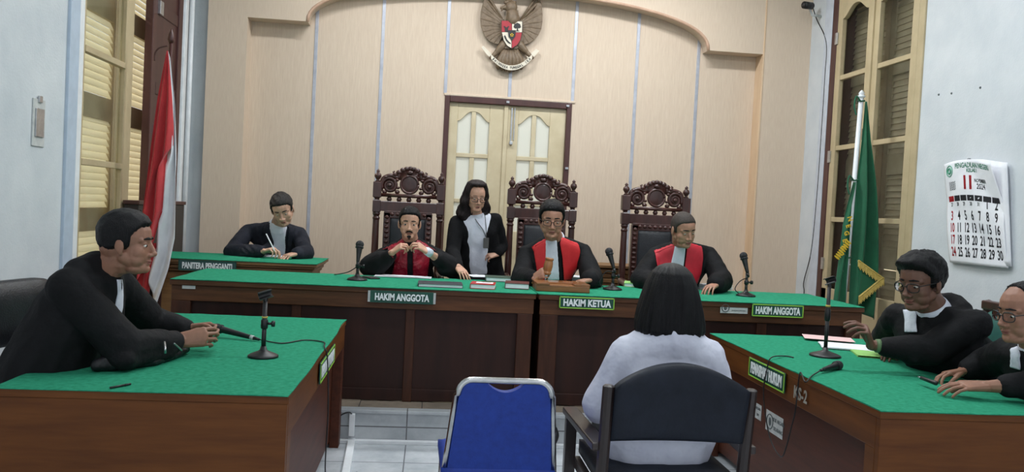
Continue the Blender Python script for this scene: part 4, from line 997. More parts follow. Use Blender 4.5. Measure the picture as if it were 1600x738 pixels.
# wall calendar
CX = XR-.012
c00, c10, c01 = atX(1470, 268, CX), atX(1553, 250, CX), atX(1486, 410, CX)
ztop = (c00.z+c10.z)/2+.02; zbot = c01.z; yl = c01.y; Wc = .60
t = thing('wall_calendar', 'white wall calendar with black and red dates, its corner curling, on the right wall', 'calendar', (XR-.01, yl-Wc/2, zbot))
def cal(u, v, w=0): # u to the right seen from the room (towards -Y), v up
    y = yl + .0 + .14*(v)*0.9 - Wc*u
    curl = .05*max(0, (v-.45)/.55)**1.5*max(0, (u-.45)/.55)**1.6 + .012*math.sin(v*5+u*3)
    x = XR - .02 - abs(curl) - w - .03*math.sin(PI*u)*v
    z = zbot + (ztop-zbot)*v + .02*math.sin(u*4)*v - .02*max(0, u-.6)*v
    return V((x, y + (.03*max(0, (u-.6)/.4)**2*max(0, (v-.55)/.45)), z))
MB().slab(lambda u, v, w: cal(u, v, .002*w), 30, 36).build('page', M['paper'], t, smooth=True)
def back(u, v, w): p = cal(u*.98+.03, v*.985+.005, 0); return V((min(XR-.004, XR-.012+.004*w - .03*max(0, u-.6)*v), yl+.12*v-Wc*u*1.02-.03*v*u, p.z+.01))
for k in range(2): MB().slab(lambda u, v, w: back(u, v, w)+V((-.012*k*u, -.012*k, 0)), 10, 16).build('under_page', M['paper'], t, smooth=True)
def cal_text(txt, u, v, size, mat_list, sx=.8, bold=.001):
    mat_list.append(text_mesh(txt, size, .0006, lambda a, b, w: cal(u + a/Wc, v + b/(ztop-zbot), .0032), None, None, None, sx, bold))
red, dark, grn, gry = [], [], [], []
rows = [('', '', '', '', '', '1', '2'), ('3', '4', '5', '6', '7', '8', '9'), ('10', '11', '12', '13', '14', '15', '16'), ('17', '18', '19', '20', '21', '22', '23'), ('24', '25', '26', '27', '28', '29', '30')]
for r, row in enumerate(rows):
    for c, dgt in enumerate(row):
        if dgt: cal_text(dgt, .115+.13*c, .58-.118*r+.0, .088, red if c == 0 else dark, .60, .0022)
for c, dgt in enumerate(('27', '28', '29', '30', '31')): cal_text(dgt, .115+.13*c, .575, .035, gry, .7)
for c in range(7):
    (red if c == 0 else dark).append(text_mesh('\u2014', .1, .0006, lambda a, b, w, c=c: cal(.115+.13*c + a/Wc, .66 + b*4.0/(ztop-zbot), .003), None, None, None, .66, .0016))
cal_text('11', .47, .775, .12, red, .95, .006); cal_text('NOVEMBER', .68, .80, .034, dark, .7); cal_text('2024', .68, .745, .05, dark, .8, .001)
cal_text('PENGADILAN NEGERI', .58, .945, .048, grn, .86, .001); cal_text('KELAS I', .55, .895, .034, grn, 1.0)
for r in range(4): cal_text('1 2 3 4 5 6 7', .17, .79-.022*r, .018, gry, .9)
lg = MB(); cc = (.13, .91)
lg.tube([cal(cc[0]+.062*math.cos(a*PI/12), cc[1]+.054*math.sin(a*PI/12), .004) for a in range(25)], .003, 6); lg.tube([cal(cc[0]+.03*math.cos(a*PI/6), cc[1]+.026*math.sin(a*PI/6), .004) for a in range(13)], .006, 6)
lg.build('seal', M['greenink'], t)
merge(red, 'red_dates', M['redink'], t); merge(dark, 'black_dates', M['darkink'], t); merge(grn, 'heading', M['greenink'], t); merge(gry, 'small_print', M['labelink'], t)
tag(MB().lathe([(0, 0), (.004, 0), (.004, .02), (.008, .022), (0, .026)], V((XR-.0, yl-.12, ztop+.03)), 8, Matrix.Rotation(-PI/2, 3, 'Y')).build('nail', M['silver'], None), 'small nail in the right wall holding the calendar', 'nail')
for (px, py) in ((1467, 148), (1487, 146), (1532, 137)):
    p = atX(px, py, XR); tag(MB().lathe([(0, 0), (.009, 0), (.006, .006), (0, .008)], p, 8, Matrix.Rotation(-PI/2, 3, 'Y')).build('wall_plug', M['labelink'], None), 'small grey wall plug in the bare right wall above the calendar', 'wall plug', 'wall plugs above the calendar')
# bracket left on the left wall
a, b = atX(60, 155, XL), atX(57, 229, XL)
t = thing('wall_bracket', 'narrow grey metal bracket stuck on the bare left wall', 'bracket', (XL, a.y, b.z))
MB().bx(XL, XL+.008, a.y-.075, a.y+.075, b.z, a.z).build('plate', M['label'], t, bevel=.003)
MB().bx(XL+.008, XL+.016, a.y-.05, a.y+.05, lerp(b.z, a.z, .2), lerp(b.z, a.z, .8)).build('insert', M['silver'], t, bevel=.003)
MB().bx(XL+.006, XL+.018, a.y-.02, a.y+.02, a.z-.02, a.z+.02).build('tab', M['silver'], t, bevel=.003)
# small camera and its cable at the top right corner
cp = atX(1262, 8, XR-.16)
t = thing('security_camera', 'small black camera on a bracket high in the right corner', 'camera', cp)
MB().tube([cp+V((.05, .02, 0)), cp+V((-.05, -.03, -.01))], .035, 14).build('body', M['blackplastic'], t, smooth=True)
MB().tube([cp+V((-.05, -.03, -.01)), cp+V((-.062, -.037, -.012))], .022, 14).build('camera_lens', M['monitor'], t, smooth=True)
MB().tube([cp+V((.03, .02, -.02)), cp+V((.06, .02, -.09)), V((XR, cp.y+.03, cp.z-.09))], .012, 8).build('bracket', M['label'], t, smooth=True)
wx = XR-.02
pts = [cp+V((.05, .02, .02)), atX(1276, 30, wx), atX(1291, 66, wx), atX(1289, 120, wx), atX(1284, 200, wx), atX(1277, 300, wx), atX(1268, 390, wx), atX(1256, 440, wx), atX(1256, 460, wx), V((wx, 7.85, .5)), V((wx, 7.85, PH+.01))]
tag(MB().tube(curve_pts(pts), .005, 6).build('cable', M['cable'], None, smooth=True), 'thin black cable running down the right wall from the camera', 'cable')
# slim dark cabinet along the left wall, behind the flag
t = thing('wall_cabinet', 'slim dark brown cabinet against the left wall behind the red and white flag', 'cabinet', (-2.25, 7.05, PH))
MB().bx(-2.31, -2.205, 6.50, 7.66, PH, 1.40).build('body', M['monitor'], t, bevel=.004)
MB().bx(-2.315, -2.195, 6.48, 7.68, 1.40, 1.43).build('top', M['brownframe'], t, bevel=.004)
for y0_, y1_ in ((6.53, 7.06), (7.09, 7.63)): MB().bx(-2.207, -2.197, y0_, y1_, PH+.08, 1.36).build('door', M['monitor'], t, bevel=.003)
# cable ducts at the platform
f0, f1 = atZ(549, 692, 0), atZ(541, 738, 0)
d = f1-f0; Rd = rotz(math.atan2(-d.x, d.y))
t = thing('cable_duct', 'white cable duct lying on the floor beside the left desk', 'cable duct', f0)
MB().box(f0+d*.9+V((0, 0, .012)), (.045, d.length*1.9, .024), Rd).build('duct', M['white'], t, bevel=.005)
p = atY(550, 665, 5.19); t = thing('cable_duct', 'short white upright cable duct on the marble riser of the platform', 'cable duct', p)
MB().box((p.x, 5.178, .115), (.035, .024, .14)).build('duct', M['white'], t, bevel=.003)
MB().tube(curve_pts([(p.x, 5.176, .18), (p.x-.02, 5.15, .20), (p.x-.06, 5.15, .185), (p.x-.1, 5.17, .14)]), .004, 6).build('cable', M['cable'], t, smooth=True)
c = V((atY(868, 610, 5.15).x, 5.15, .085))
b = MB(); b.tube(curve_pts([c+V((.03*math.sin(k*1.4)-.0, .02*math.cos(k), .06*math.cos(k*1.4))) for k in range(14)], 6), .006, 6)
tag(b.build('cable_coil', M['cable'], None, smooth=True), 'small black coil of cable against the platform riser between the two front chairs', 'cable')
# ================================================================== PEOPLE
def remesh(mb, voxel, smooth=2, fac=.5):
    bmesh.ops.recalc_face_normals(mb.bm, faces=mb.bm.faces[:])
    me = bpy.data.meshes.new('tmp'); mb.bm.to_mesh(me); mb.bm.free()
    o = bpy.data.objects.new('tmp', me); COL.objects.link(o)
    r = o.modifiers.new('r', 'REMESH'); r.mode = 'VOXEL'; r.voxel_size = voxel; r.adaptivity = 0
    if smooth: s = o.modifiers.new('s', 'SMOOTH'); s.factor = fac; s.iterations = smooth
    dg = bpy.context.evaluated_depsgraph_get(); out = bpy.data.meshes.new_from_object(o.evaluated_get(dg))
    bpy.data.objects.remove(o); bpy.data.meshes.remove(me); return out
def wrinkle(me, amp, sc, seed=0, stretch=(1, 1, 1)):
    bm = bmesh.new(); bm.from_mesh(me); bm.normal_update(); o3 = V((seed*3.7, seed*1.3, seed*2.1))
    for v in bm.verts:
        p = V((v.co.x*stretch[0], v.co.y*stretch[1], v.co.z*stretch[2]))*sc + o3
        n = noise.noise(p + .6*V((noise.noise(p*.7), noise.noise(p*.7+V((5, 0, 0))), 0)))
        ridge = (1-abs(n)*2.2); v.co += v.normal*amp*(ridge*.8 + .5*noise.noise(p*2.3))
    bm.to_mesh(me); bm.free(); return me
def bvh_of(o):
    me = o.data; r = o
    while r.parent: r = r.parent
    Mx = r.matrix_basis
    return BVHTree.FromPolygons([Mx @ v.co for v in me.vertices], [list(p.vertices) for p in me.polygons])
def poly_surface(poly, to3, direction, bvh, off, maxlen=.02, start=.6):
    """flat outline laid onto a body surface along a direction"""
    bm = bmesh.new(); vs = [bm.verts.new((p[0], p[1], 0)) for p in poly]; f = bm.faces.new(vs)
    bmesh.ops.triangulate(bm, faces=[f])
    for _ in range(6):
        e = [e for e in bm.edges if e.calc_length() > maxlen]
        if not e: break
        bmesh.ops.subdivide_edges(bm, edges=e, cuts=1); bmesh.ops.triangulate(bm, faces=bm.faces[:])
    d = V(direction).normalized()
    for v in bm.verts:
        p = to3(v.co.x, v.co.y); h = bvh.ray_cast(p - d*start, d, start*2)
        q = h[0] if h[0] is not None else bvh.find_nearest(p)[0]
        v.co = q - d*off
    for _ in range(2): bmesh.ops.smooth_vert(bm, verts=bm.verts[:], factor=.4, use_axis_x=True, use_axis_y=True, use_axis_z=True)
    return bm
def panel(name, mat, parent, bvh, px_poly, Y, direction=(0, 1, 0), off=.006, maxlen=.02, plane='Y'):
    """cloth panel lying on the garment; outline on the plane y = Y (or x = Y)"""
    if plane == 'Y':
        pts = [atY(a, b, Y) for a, b in px_poly]; poly = [(p.x, p.z) for p in pts]; to3 = lambda u, v: V((u, Y, v))
    else:
        pts = [atX(a, b, Y) for a, b in px_poly]; poly = [(p.y, p.z) for p in pts]; to3 = lambda u, v: V((Y, u, v))
    bm = poly_surface(poly, to3, direction, bvh, off, maxlen)
    me = bpy.data.meshes.new(name); bm.to_mesh(me); bm.free()
    o = link(name, me, mat, parent, True)
    s = o.modifiers.new('thick', 'SOLIDIFY'); s.thickness = .004; s.offset = 0
    return o
def hand(mb, wrist, d, n, right, curls=(.3, .4, .3), thumb=.5, s=1.0, spread=.05, fore=None, tcurl=.3):
    d = V(d).normalized(); n = V(n); n = (n - d*n.dot(d)).normalized(); t = d.cross(n) * (1 if right else -1); w = V(wrist)
    K = []
    for i, (l, o) in enumerate(((.086, .031), (.091, .0105), (.087, -.0105), (.079, -.030))): K.append(w + (d*l + t*o + n*(-.004*(i in (1, 2))))*s)
    mb.hull([(w+t*.016*s, .018*s), (w-t*.016*s, .017*s), (K[0], .0125*s), (K[1], .0125*s), (K[2], .012*s), (K[3], .011*s)], 8)
    if fore is not None: f = V(fore); mb.cap(w + (f-w).normalized()*.10, .033*s, w, .0235*s, 10)
    L = ((.041, .026, .021), (.045, .029, .022), (.042, .027, .021), (.033, .021, .019))
    for i in range(4):
        a = 0; p = K[i]; r = (.0088, .009, .0085, .0076)[i]*s
        cu = curls[i] if isinstance(curls[0], (tuple, list)) else curls
        for j in range(3):
            a += cu[j]*(1+.06*i)
            dd = (d*math.cos(a) + n*math.sin(a) + t*(spread*(1.5-i))*math.cos(a)).normalized()
            q = p + dd*L[i][j]*s; mb.cap(p, r, q, r*.9, 8); p = q; r *= .9
    p = w + (d*.022 + t*.022 + n*.006)*s; r = .0135*s
    mb.cap(w + d*.012*s + t*.010*s, .016*s, p, r, 8)
    for j, l in enumerate((.042, .032, .027)):
        ang = thumb - tcurl*j
        dd = (d*math.cos(ang) + t*math.sin(ang) + n*(.25+.18*j)).normalized(); q = p + dd*l*s; mb.cap(p, r, q, r*.86, 8); p = q; r *= .86
def head_frame(c, face, pitch=0, roll=0, s=1.0):
    yaw = math.atan2(-face[0], face[1])
    R = Matrix.Rotation(yaw, 3, 'Z') @ Matrix.Rotation(-pitch, 3, 'X') @ Matrix.Rotation(roll, 3, 'Y')
    return V(c), R, s
def head_prims(mb, H, fem=0, full=0, lid=.006):
    c, R, s = H; P = lambda x, y, z: c + R @ V((x, y, z))*s
    E = lambda p, r: mb.ell(P(*p), [q*s for q in r], R, 20)
    C = lambda a, ra, b, rb: mb.cap(P(*a), ra*s, P(*b), rb*s, 12)
    E((0, -.012, .03), (.076, .098, .088)); E((0, .028, -.03), (.063+.004*full, .056, .084))
    E((0, -.03, -.01), (.066, .075, .075))
    for q in (-1, 1):
        C((q*(.044+.005*full), .0, -.050), .026, (q*.014, .060, -.092), .022)
        E((q*.038, .043, -.030), (.026+.003*full, .030, .032)); E((q*.034, .040, -.058), (.027+.004*full, .032, .032))
        C((q*.014, .074, .018), .0105, (q*.048, .056, .018), .011)              # brow ridge
        E((q*.031, .066-.001, .005), (.0165, .0125, .0095 if lid < .01 else .013))                           # upper lid
        E((q*.031, .064, -.009), (.0155, .011, .006))
        E((q*.0125, .088, -.041), (.0105, .011, .0085))                         # nostril wing
        mb.ell(P(q*.079, -.012, -.008), (.008*s, .019*s, .033*s), R @ Matrix.Rotation(q*-.25, 3, 'Z') @ Matrix.Rotation(.18, 3, 'X'), 14)
        mb.ell(P(q*.077, -.006, -.034), (.007*s, .010*s, .012*s), R, 10)
    C((0, .072, .016), .0095, (0, .094, -.022), .0105); E((0, .098, -.034), (.0135, .0135, .0115))
    C((0, .078, -.052), .010, (0, .074, -.06), .013)                             # upper lip mound
    E((0, .080, -.0625), (.022, .0105, .0065)); E((0, .078, -.0745), (.019, .011, .007)); E((0, .07, -.096), (.022, .020, .017))
    if full: E((0, .035, -.095), (.05, .04, .025))
def face_parts(H, parent, brow='hair', lid=0.0, moustache=None, goatee=None, glasses=False, look=0, browh=1.0):
    c, R, s = H; P = lambda x, y, z: c + R @ V((x, y, z))*s
    for q in (-1, 1):
        b = MB(); b.ell(P(q*.031, .0665, -.0015), (.0125*s, .0118*s, .0085*s*(1-lid*.5)), R, 14); e = b.build('eye', M['eyewhite'], parent, smooth=True)
        b = MB(); b.ell(P(q*.031+look, .0740, -.002-lid*.003), (.0068*s, .0052*s, .0068*s*(1-lid*.5)), R, 12); b.build('iris', M['iris'], e, smooth=True)
        b = MB(); b.tube([P(q*.013, .0845, .0245), P(q*.03, .0795, .0265), P(q*.049, .063, .021)], [.0040*s*browh, .0050*s*browh, .0022*s], 8, True, .8); b.build('eyebrow', M[brow], parent, smooth=True)
    b = MB(); b.ell(P(0, .0835, -.0640), (.0205*s, .0085*s, .0042*s), R, 14); b.ell(P(0, .0815, -.0725), (.0175*s, .009*s, .0046*s), R, 14); b.build('lips', M['ring'], parent, smooth=True)
    if moustache:
        b = MB()
        for q in (-1, 1): b.tube([P(0, .0885, -.0525), P(q*.014, .088, -.0535), P(q*.026, .078, -.062)], [.005*s, .0055*s, .003*s], 8)
        b.build('moustache', M[moustache], parent, smooth=True)
    if goatee:
        b = MB(); b.ell(P(0, .0835, -.092), (.016*s, .0095*s, .012*s), R, 12); b.ell(P(0, .076, -.106), (.013*s, .012*s, .008*s), R, 12); b.build('goatee', M[goatee], parent, smooth=True)
    if glasses:
        b = MB(); g = MB()
        for q in (-1, 1):
            pts = []
            for k in range(21):
                a = k*PI/10; ca, sa = math.cos(a), math.sin(a); ex = .026*math.copysign(abs(ca)**.7, ca); ez = .0185*math.copysign(abs(sa)**.7, sa)
                pts.append(P(q*(.034)+ex, .096-.35*max(0, abs(q*.034+ex)-.03), -.004+ez))
            b.tube(pts, .0022*s, 6); b.tube([P(q*.060, .0865, .004), P(q*.074, .06, .006), P(q*.082, -.005, .004), P(q*.080, -.022, -.010)], .0021*s, 6)
            ctr = P(q*.034, .095, -.004)
            for k in range(20):
                v = [g.bm.verts.new(x) for x in (ctr, pts[k], pts[k+1])]; g.bm.faces.new(v)
        b.tube([P(-.009, .0965, .000), P(0, .099, .003), P(.009, .0965, .000)], .0022*s, 6)
        gl = b.build('spectacles', M['frame_specs'], parent, smooth=True); g.build('spectacle_lens', M['lens'], gl)
def hair_cap(H, parent, mat, line, top=.012, side=.007, puff=None, rough=.004, seed=0, name='hair', nscale=40):
    """short hair: a shell over the skull that dips under the skin outside the hairline; line = [(y, z)] from nape to forehead"""
    c, R, s = H
    def zl(y):
        if y <= line[0][0]: return line[0][1]
        for (a, b) in zip(line[:-1], line[1:]):
            if y <= b[0]: return lerp(a[1], b[1], (y-a[0])/(b[0]-a[0]))
        return line[-1][1]
    m = MB(); seg = 72; nr = 48; rings = []
    for i in range(nr+1):
        th = PI*i/nr; zz = -math.cos(th); q = max(math.sin(th), 1e-3); ring = []
        for k in range(seg):
            ph = 2*PI*k/seg; d = V((q*math.cos(ph), q*math.sin(ph), zz))
            p = V((d.x*.0765, -.012+d.y*.0985, .03+d.z*.0885))
            if p.z < .03 and p.y < .02: p.x *= 1; 
            h = p.z - zl(p.y)
            k_ = min(1, max(0, (h+.006+.006*noise.noise(V((d.x*14, d.y*14, d.z*14+seed))))/.024)); k_ = k_*k_*(3-2*k_)
            th_ = lerp(side, top, min(1, max(0, (p.z-.03)/.07)))
            if puff: th_ += puff(p)
            n_ = noise.noise(V((d.x*nscale*.12, d.y*nscale*.12, d.z*nscale*.05+seed)))*rough + noise.noise(d*nscale*.4+V((seed, 0, 0)))*rough*.6
            off = lerp(-.016, th_ + n_, k_)
            nn = V((d.x/.0765, d.y/.0985, d.z/.0885)).normalized(); p = p + nn*off; ring.append(c + R @ p*s)
        rings.append(ring)
    m.quads(rings); return m.build(name, mat, parent, smooth=True)
LINE = [(-.11, -.07), (-.075, -.07), (-.045, -.045), (-.018, -.02), (.008, -.03), (.022, -.02), (.03, .035), (.05, .058), (.075, .068), (.1, .07)]
LINE_BUZZ = LINE
LINE_RECEDE = [(-.11, -.07), (-.075, -.07), (-.045, -.045), (-.018, -.01), (.008, -.02), (.02, .0), (.024, .06), (.03, .10), (.045, .112), (.1, .13)]
def long_hair(name, mat, parent, prof, cen, R, open_half, open_z, seed=0, seg=72, strands=.035, front_in=.3):
    """long hair as one closed bell; prof = [(z, rx, ry, yoff)] from top to bottom; the face gap is around local +Y below open_z"""
    m = MB(); rings = []; c = V(cen)
    def P(z):
        for a, b in zip(prof[:-1], prof[1:]):
            if z <= a[0] and z >= b[0]:
                t = (a[0]-z)/(a[0]-b[0]); return [lerp(a[i], b[i], t) for i in range(1, 4)]
        return list(prof[-1][1:])
    n = 44; z0, z1 = prof[0][0], prof[-1][0]
    for i in range(n+1):
        z = lerp(z0, z1, (i/n)**1.15); rx, ry, yo = P(z); ring = []
        for k in range(seg):
            a = 2*PI*k/seg; x, y = math.sin(a), math.cos(a)     # a = 0 looks along +Y
            aa = abs((a+PI) % (2*PI) - PI); f = 1
            if z < open_z:
                g = min(1, (open_z-z)/.03); e = min(1, max(0, (aa-open_half)/.25)); f = lerp(1, lerp(front_in, 1, e*e*(3-2*e)), g)
            st = strands*(noise.noise(V((math.cos(a)*5+seed, math.sin(a)*5, z*3))) + .7*noise.noise(V((math.cos(a)*15, math.sin(a)*15+seed, z*3.5))) + .35*noise.noise(V((math.cos(a)*34, math.sin(a)*34, z*5+seed))))
            if strands > .1: st += .07*math.sin(z*52+3*math.sin(a*2)+a*1.5)*min(1, max(0, (.06-z)/.08))
            zz = z + (.012*noise.noise(V((a*5, seed, 1))) if i > n-4 else 0)
            ring.append(c + R @ V((x*rx*(f+st), yo + y*ry*(f+st), zz)))
        rings.append(ring)
    m.quads(rings); return m.build(name, mat, parent, smooth=True)
def make_body(label, base, skin, H, J, hands, fem=0, full=0, vox=.004, lid=.006, thick=1.0):
    """one continuous figure: head, neck, trunk, limbs and hands"""
    b = MB(); head_prims(b, H, fem, full, lid); c, R, s = H; P = lambda x, y, z: c + R @ V((x, y, z))*s
    nb = V(J['neck']); nk = (.050 if fem else .057)*s
    b.hull([(P(0, -.03, -.045), nk), (P(0, -.02, -.075), nk*.96)]); b.cap(P(0, -.025, -.06), nk, nb, nk*1.1)
    b.cap(nb, nk*1.0, nb+V((0, .0, -.06)), nk*1.0)
    hd = remesh(b, vox*.85, 6, .5)
    b = MB(); sh = J['sh']; el = J['el']; wr = J['wr']; pel = V(J['pelvis']); ch = V(J['chest'])
    side = (V(sh[0])-V(sh[1])).normalized()
    b.hull([(nb+V((0, 0, -.06)), .05), (V(sh[0])-side*.03, .045), (V(sh[1])+side*.03, .045), (ch, .085*thick)])
    b.hull([(ch+side*.06, .09*thick), (ch-side*.06, .09*thick), (pel+side*.07, .10*thick), (pel-side*.07, .10*thick)])
    for i in (0, 1):
        b.cap(sh[i], .052, el[i], .04); b.cap(el[i], .04, wr[i], .027)
        if 'knee' in J:
            q = 1 if i == 0 else -1
            b.cap(pel+side*.09*q, .085, J['knee'][i], .058); b.cap(J['knee'][i], .056, J['ank'][i], .038)
            a = V(J['ank'][i]); f = V(J.get('toe', (0, -1, 0))).normalized(); b.hull([(a+V((0, 0, -.04)), .035), (a+f*.15+V((0, 0, -.055)), .025)])
    tr = remesh(b, .011, 3)
    b = MB()
    for h in hands: hand(b, *h[0], **h[1])
    hm = remesh(b, .0026 if vox < .0045 else .003, 1, .4)
    bm = bmesh.new()
    for m_ in (hd, tr, hm): bm.from_mesh(m_)
    me = bpy.data.meshes.new('person'); bm.to_mesh(me); bm.free()
    base = V(base); me.transform(Matrix.Translation(-base)); me.materials.append(skin)
    for p in me.polygons: p.use_smooth = True
    o = bpy.data.objects.new('person', me); COL.objects.link(o); o.location = base
    return tag(o, label, 'person')
def garment(name, mat, parent, prims, vox=.010, amp=.005, sc=9, seed=0, smooth=3, stretch=(1, 1, .6)):
    b = MB()
    for p in prims: b.hull([(V(c), r) for c, r in p], 12)
    me = remesh(b, vox, smooth); wrinkle(me, amp, sc, seed, stretch); me.materials.append(mat)
    return link(name, me, mat, parent, True)
def torso_bvh(prims):
    b = MB()
    for p in prims: b.hull([(V(c), r) for c, r in p], 12)
    me = remesh(b, .012, 3); t = BVHTree.FromPolygons([v.co.copy() for v in me.vertices], [list(p.vertices) for p in me.polygons]); bpy.data.meshes.remove(me); return t
def robe_prims(J, ex=.0, sleeve=(.075, .08, .07), cuff=.92, chest=.125, hip=.15, depth=1.0, legs=True):
    sh, el, wr = J['sh'], J['el'], J['wr']; pel, ch, nb = V(J['pelvis']), V(J['chest']), V(J['neck'])
    side = (V(sh[0])-V(sh[1])).normalized(); pr = []
    pr.append([(nb+V((0, 0, -.035)), .076+ex), (V(sh[0])-side*.03, .068+ex), (V(sh[1])+side*.03, .068+ex), (ch+side*.07, chest+ex), (ch-side*.07, chest+ex)])
    pr.append([(ch+side*.07, chest+ex), (ch-side*.07, chest+ex), (pel+side*.08, hip+ex), (pel-side*.08, hip+ex)])
    for i in (0, 1):
        a, b, c = V(sh[i]), V(el[i]), V(wr[i]); c = lerp(b, c, cuff)
        pr.append([(a, sleeve[0]), (b, sleeve[1])]); pr.append([(b, sleeve[1]), (c, sleeve[2])])
        if legs and 'knee' in J:
            q = 1 if i == 0 else -1; pr.append([(pel+side*.08*q, .11), (V(J['knee'][i]), .085)]); pr.append([(V(J['knee'][i]), .085), (lerp(V(J['knee'][i]), V(J['ank'][i]), .85), .07)])
    return pr
def collar(H, nb, parent, mat, r=.062, name='collar', h=.03, tilt=0):
    nb = V(nb); m = MB(); c, R, s = H; up = (c + R @ V((0, -.025, -.06))*s - nb).normalized(); u, w = frame_of(up); rings = []
    for (rr, z) in ((r*1.12, -.03), (r*1.06, h*.2), (r*.98, h), (r*.93, h), (r*.93, -.03)): rings.append([nb + up*z + (u*math.cos(2*PI*k/24) + w*math.sin(2*PI*k/24))*rr for k in range(24)])
    m.quads(rings, True, False); return m.build(name, mat, parent, smooth=True)
SK_TAN = M_skin('skin_tan', (158, 112, 90)); SK_MED = M_skin('skin_medium', (214, 164, 138)); SK_BROWN = M_skin('skin_brown', (186, 136, 112)); SK_DARK = M_skin('skin_dark', (122, 84, 68)); SK_LIGHT = M_skin('skin_light', (212, 166, 142))

def seated_legs(pel, fwd, side, floor, knee=.42, spread=.12):
    pel = V(pel); f = V(fwd).normalized(); s = V(side).normalized()
    k = [pel + f*knee + s*spread*q + V((0, 0, .02)) for q in (1, -1)]; a = [V((p.x, p.y, floor+.08)) + f*.04 for p in k]; return k, a

# ---------------------------------------------------------------- judge with moustache (left)
Y1 = 6.55
H = head_frame(atY(640, 349, 6.46), (.03, -1), .10, 0, 1.03)
J = dict(neck=atY(641, 375, 6.57), sh=[atY(604, 396, 6.60), atY(678, 397, 6.60)], el=[atY(578, 416, 6.40), atY(708, 420, 6.40)],
         wr=[atY(613, 395, 6.20), atY(668, 394, 6.20)], chest=V((-.155, 6.62, 1.02)), pelvis=V((-.16, 6.70, .76)))
J['knee'], J['ank'] = seated_legs(J['pelvis'], (0, -1, 0), (-1, 0, 0), PH)
hands = [((J['wr'][0], atY(634, 379, 6.17)-J['wr'][0], (.5, .2, -.4), True), dict(curls=(.75, 1.0, .6), thumb=.5, s=.98, fore=J['el'][0])),
         ((J['wr'][1], atY(645, 378, 6.16)-J['wr'][1], (-.5, .3, -.5), False), dict(curls=(.6, .9, .6), thumb=.4, s=.98, fore=J['el'][1]))]
p1 = make_body('moustached man in black robe with dark red satin front, hands clasped under his chin', (-.16, 6.62, PH), SK_MED, H, J, hands, vox=.0045)
face_parts(H, p1, moustache='hair', goatee='hair'); hair_cap(H, p1, M['hair'], LINE, .012, .006, seed=1)
rb = garment('robe', M['robe'], p1, robe_prims(J, 0, (.056, .082, .06), .55, .115, .15) + [[(J['el'][0], .08), (lerp(V(J['el'][0]), V(J['wr'][0]), .9)+V((0, .02, -.015)), .052), (lerp(V(J['el'][0]), V(J['wr'][0]), .4)+V((0, .0, -.07)), .05)], [(J['el'][1], .08), (lerp(V(J['el'][1]), V(J['wr'][1]), .35)+V((0, 0, -.04)), .06)]], .011, .006, 9, 1)
bv = bvh_of(rb)
panel('satin_front', M['satin'], p1, bv, [(597, 377), (612, 373), (630, 372), (637, 388), (637, 436), (610, 436), (618, 402)], 6.5)
panel('satin_front', M['satin'], p1, bv, [(652, 373), (668, 374), (682, 380), (672, 402), (668, 436), (644, 436), (644, 388)], 6.5)
MB().tube([lerp(V(J['wr'][1]), V(J['el'][1]), .02)+V((-.012, -.02, .012)), lerp(V(J['wr'][1]), V(J['el'][1]), .14)+V((-.008, -.01, .008))], [.031, .033], 14).build('cuff', M['shirt'], p1, smooth=True)
# ---------------------------------------------------------------- judge in the middle with gavel
H = head_frame(atY(862, 343, 6.08), (-.06, -1), .22, 0, 1.13)
J = dict(neck=atY(866, 373, 6.23), sh=[atY(822, 396, 6.30), atY(912, 393, 6.28)], el=[atY(816, 436, 6.16), atY(925, 437, 6.10)],
         wr=[atY(834, 436, 5.90), atY(921, 438, 5.92)], chest=V((.91, 6.30, 1.04)), pelvis=V((.93, 6.60, .76)))
J['knee'], J['ank'] = seated_legs(J['pelvis'], (0, -1, 0), (-1, 0, 0), PH)
hands = [((J['wr'][0], V((.55, -.45, .45)), (.6, .5, -.2), True), dict(curls=(.9, 1.0, .7), thumb=.5, s=1.02, fore=J['el'][0])),
         ((J['wr'][1], V((-.85, -.35, -.15)), (0, 0, -1), False), dict(curls=(.25, .35, .3), thumb=.5, s=1.0, fore=J['el'][1]))]
p2 = make_body('man with spectacles in black robe with scarlet front and white neck band, raising a gavel', (.93, 6.5, PH), SK_BROWN, H, J, hands, full=.8, vox=.0045, lid=.011)
face_parts(H, p2, lid=.8, glasses=True); hair_cap(H, p2, M['hair'], LINE, .016, .009, seed=2)
rp = robe_prims(J, .0, (.060, .088, .068), .80, .125, .16); rb = garment('robe', M['robe'], p2, rp, .011, .006, 9, 2); bv = torso_bvh(rp[:2]+[rp[2], rp[4]])
panel('red_front', M['redsash'], p2, bv, [(822, 369), (832, 361), (845, 355), (850, 367), (856, 378), (854, 404), (852, 440), (841, 440), (835, 395)], 6.15, off=.012)
panel('red_front', M['redsash'], p2, bv, [(878, 368), (880, 355), (892, 357), (902, 361), (909, 392), (902, 440), (882, 440), (879, 407), (874, 380)], 6.15, off=.012)
panel('neck_band', M['shirt'], p2, bv, [(854, 375), (871, 375), (876, 440), (852, 440)], 6.12, off=.017)
collar(H, J['neck'], p2, M['shirt'], .074, h=.022)
g0, g1 = atY(840, 436, 5.86), atY(851, 424, 5.86); hb0, hb1 = atY(854, 429, 5.86), atY(859, 403, 5.86)
t = thing('gavel', 'wooden gavel raised in the hand of the judge in the middle', 'gavel', hb0)
ax = (hb1-hb0).normalized(); Rg = Matrix((frame_of(ax)[0], frame_of(ax)[1], ax)).transposed(); Lh = (hb1-hb0).length
MB().lathe([(0, 0), (.026, 0), (.031, .006), (.031, .016), (.026, .020), (.030, .03), (.033, Lh*.5), (.030, Lh-.03), (.026, Lh-.020), (.031, Lh-.016), (.031, Lh-.006), (.026, Lh), (0, Lh)], hb0, 24, Rg).build('gavel_head', M['gavelwood'], t, smooth=True)
hc = lerp(hb0, hb1, .35)
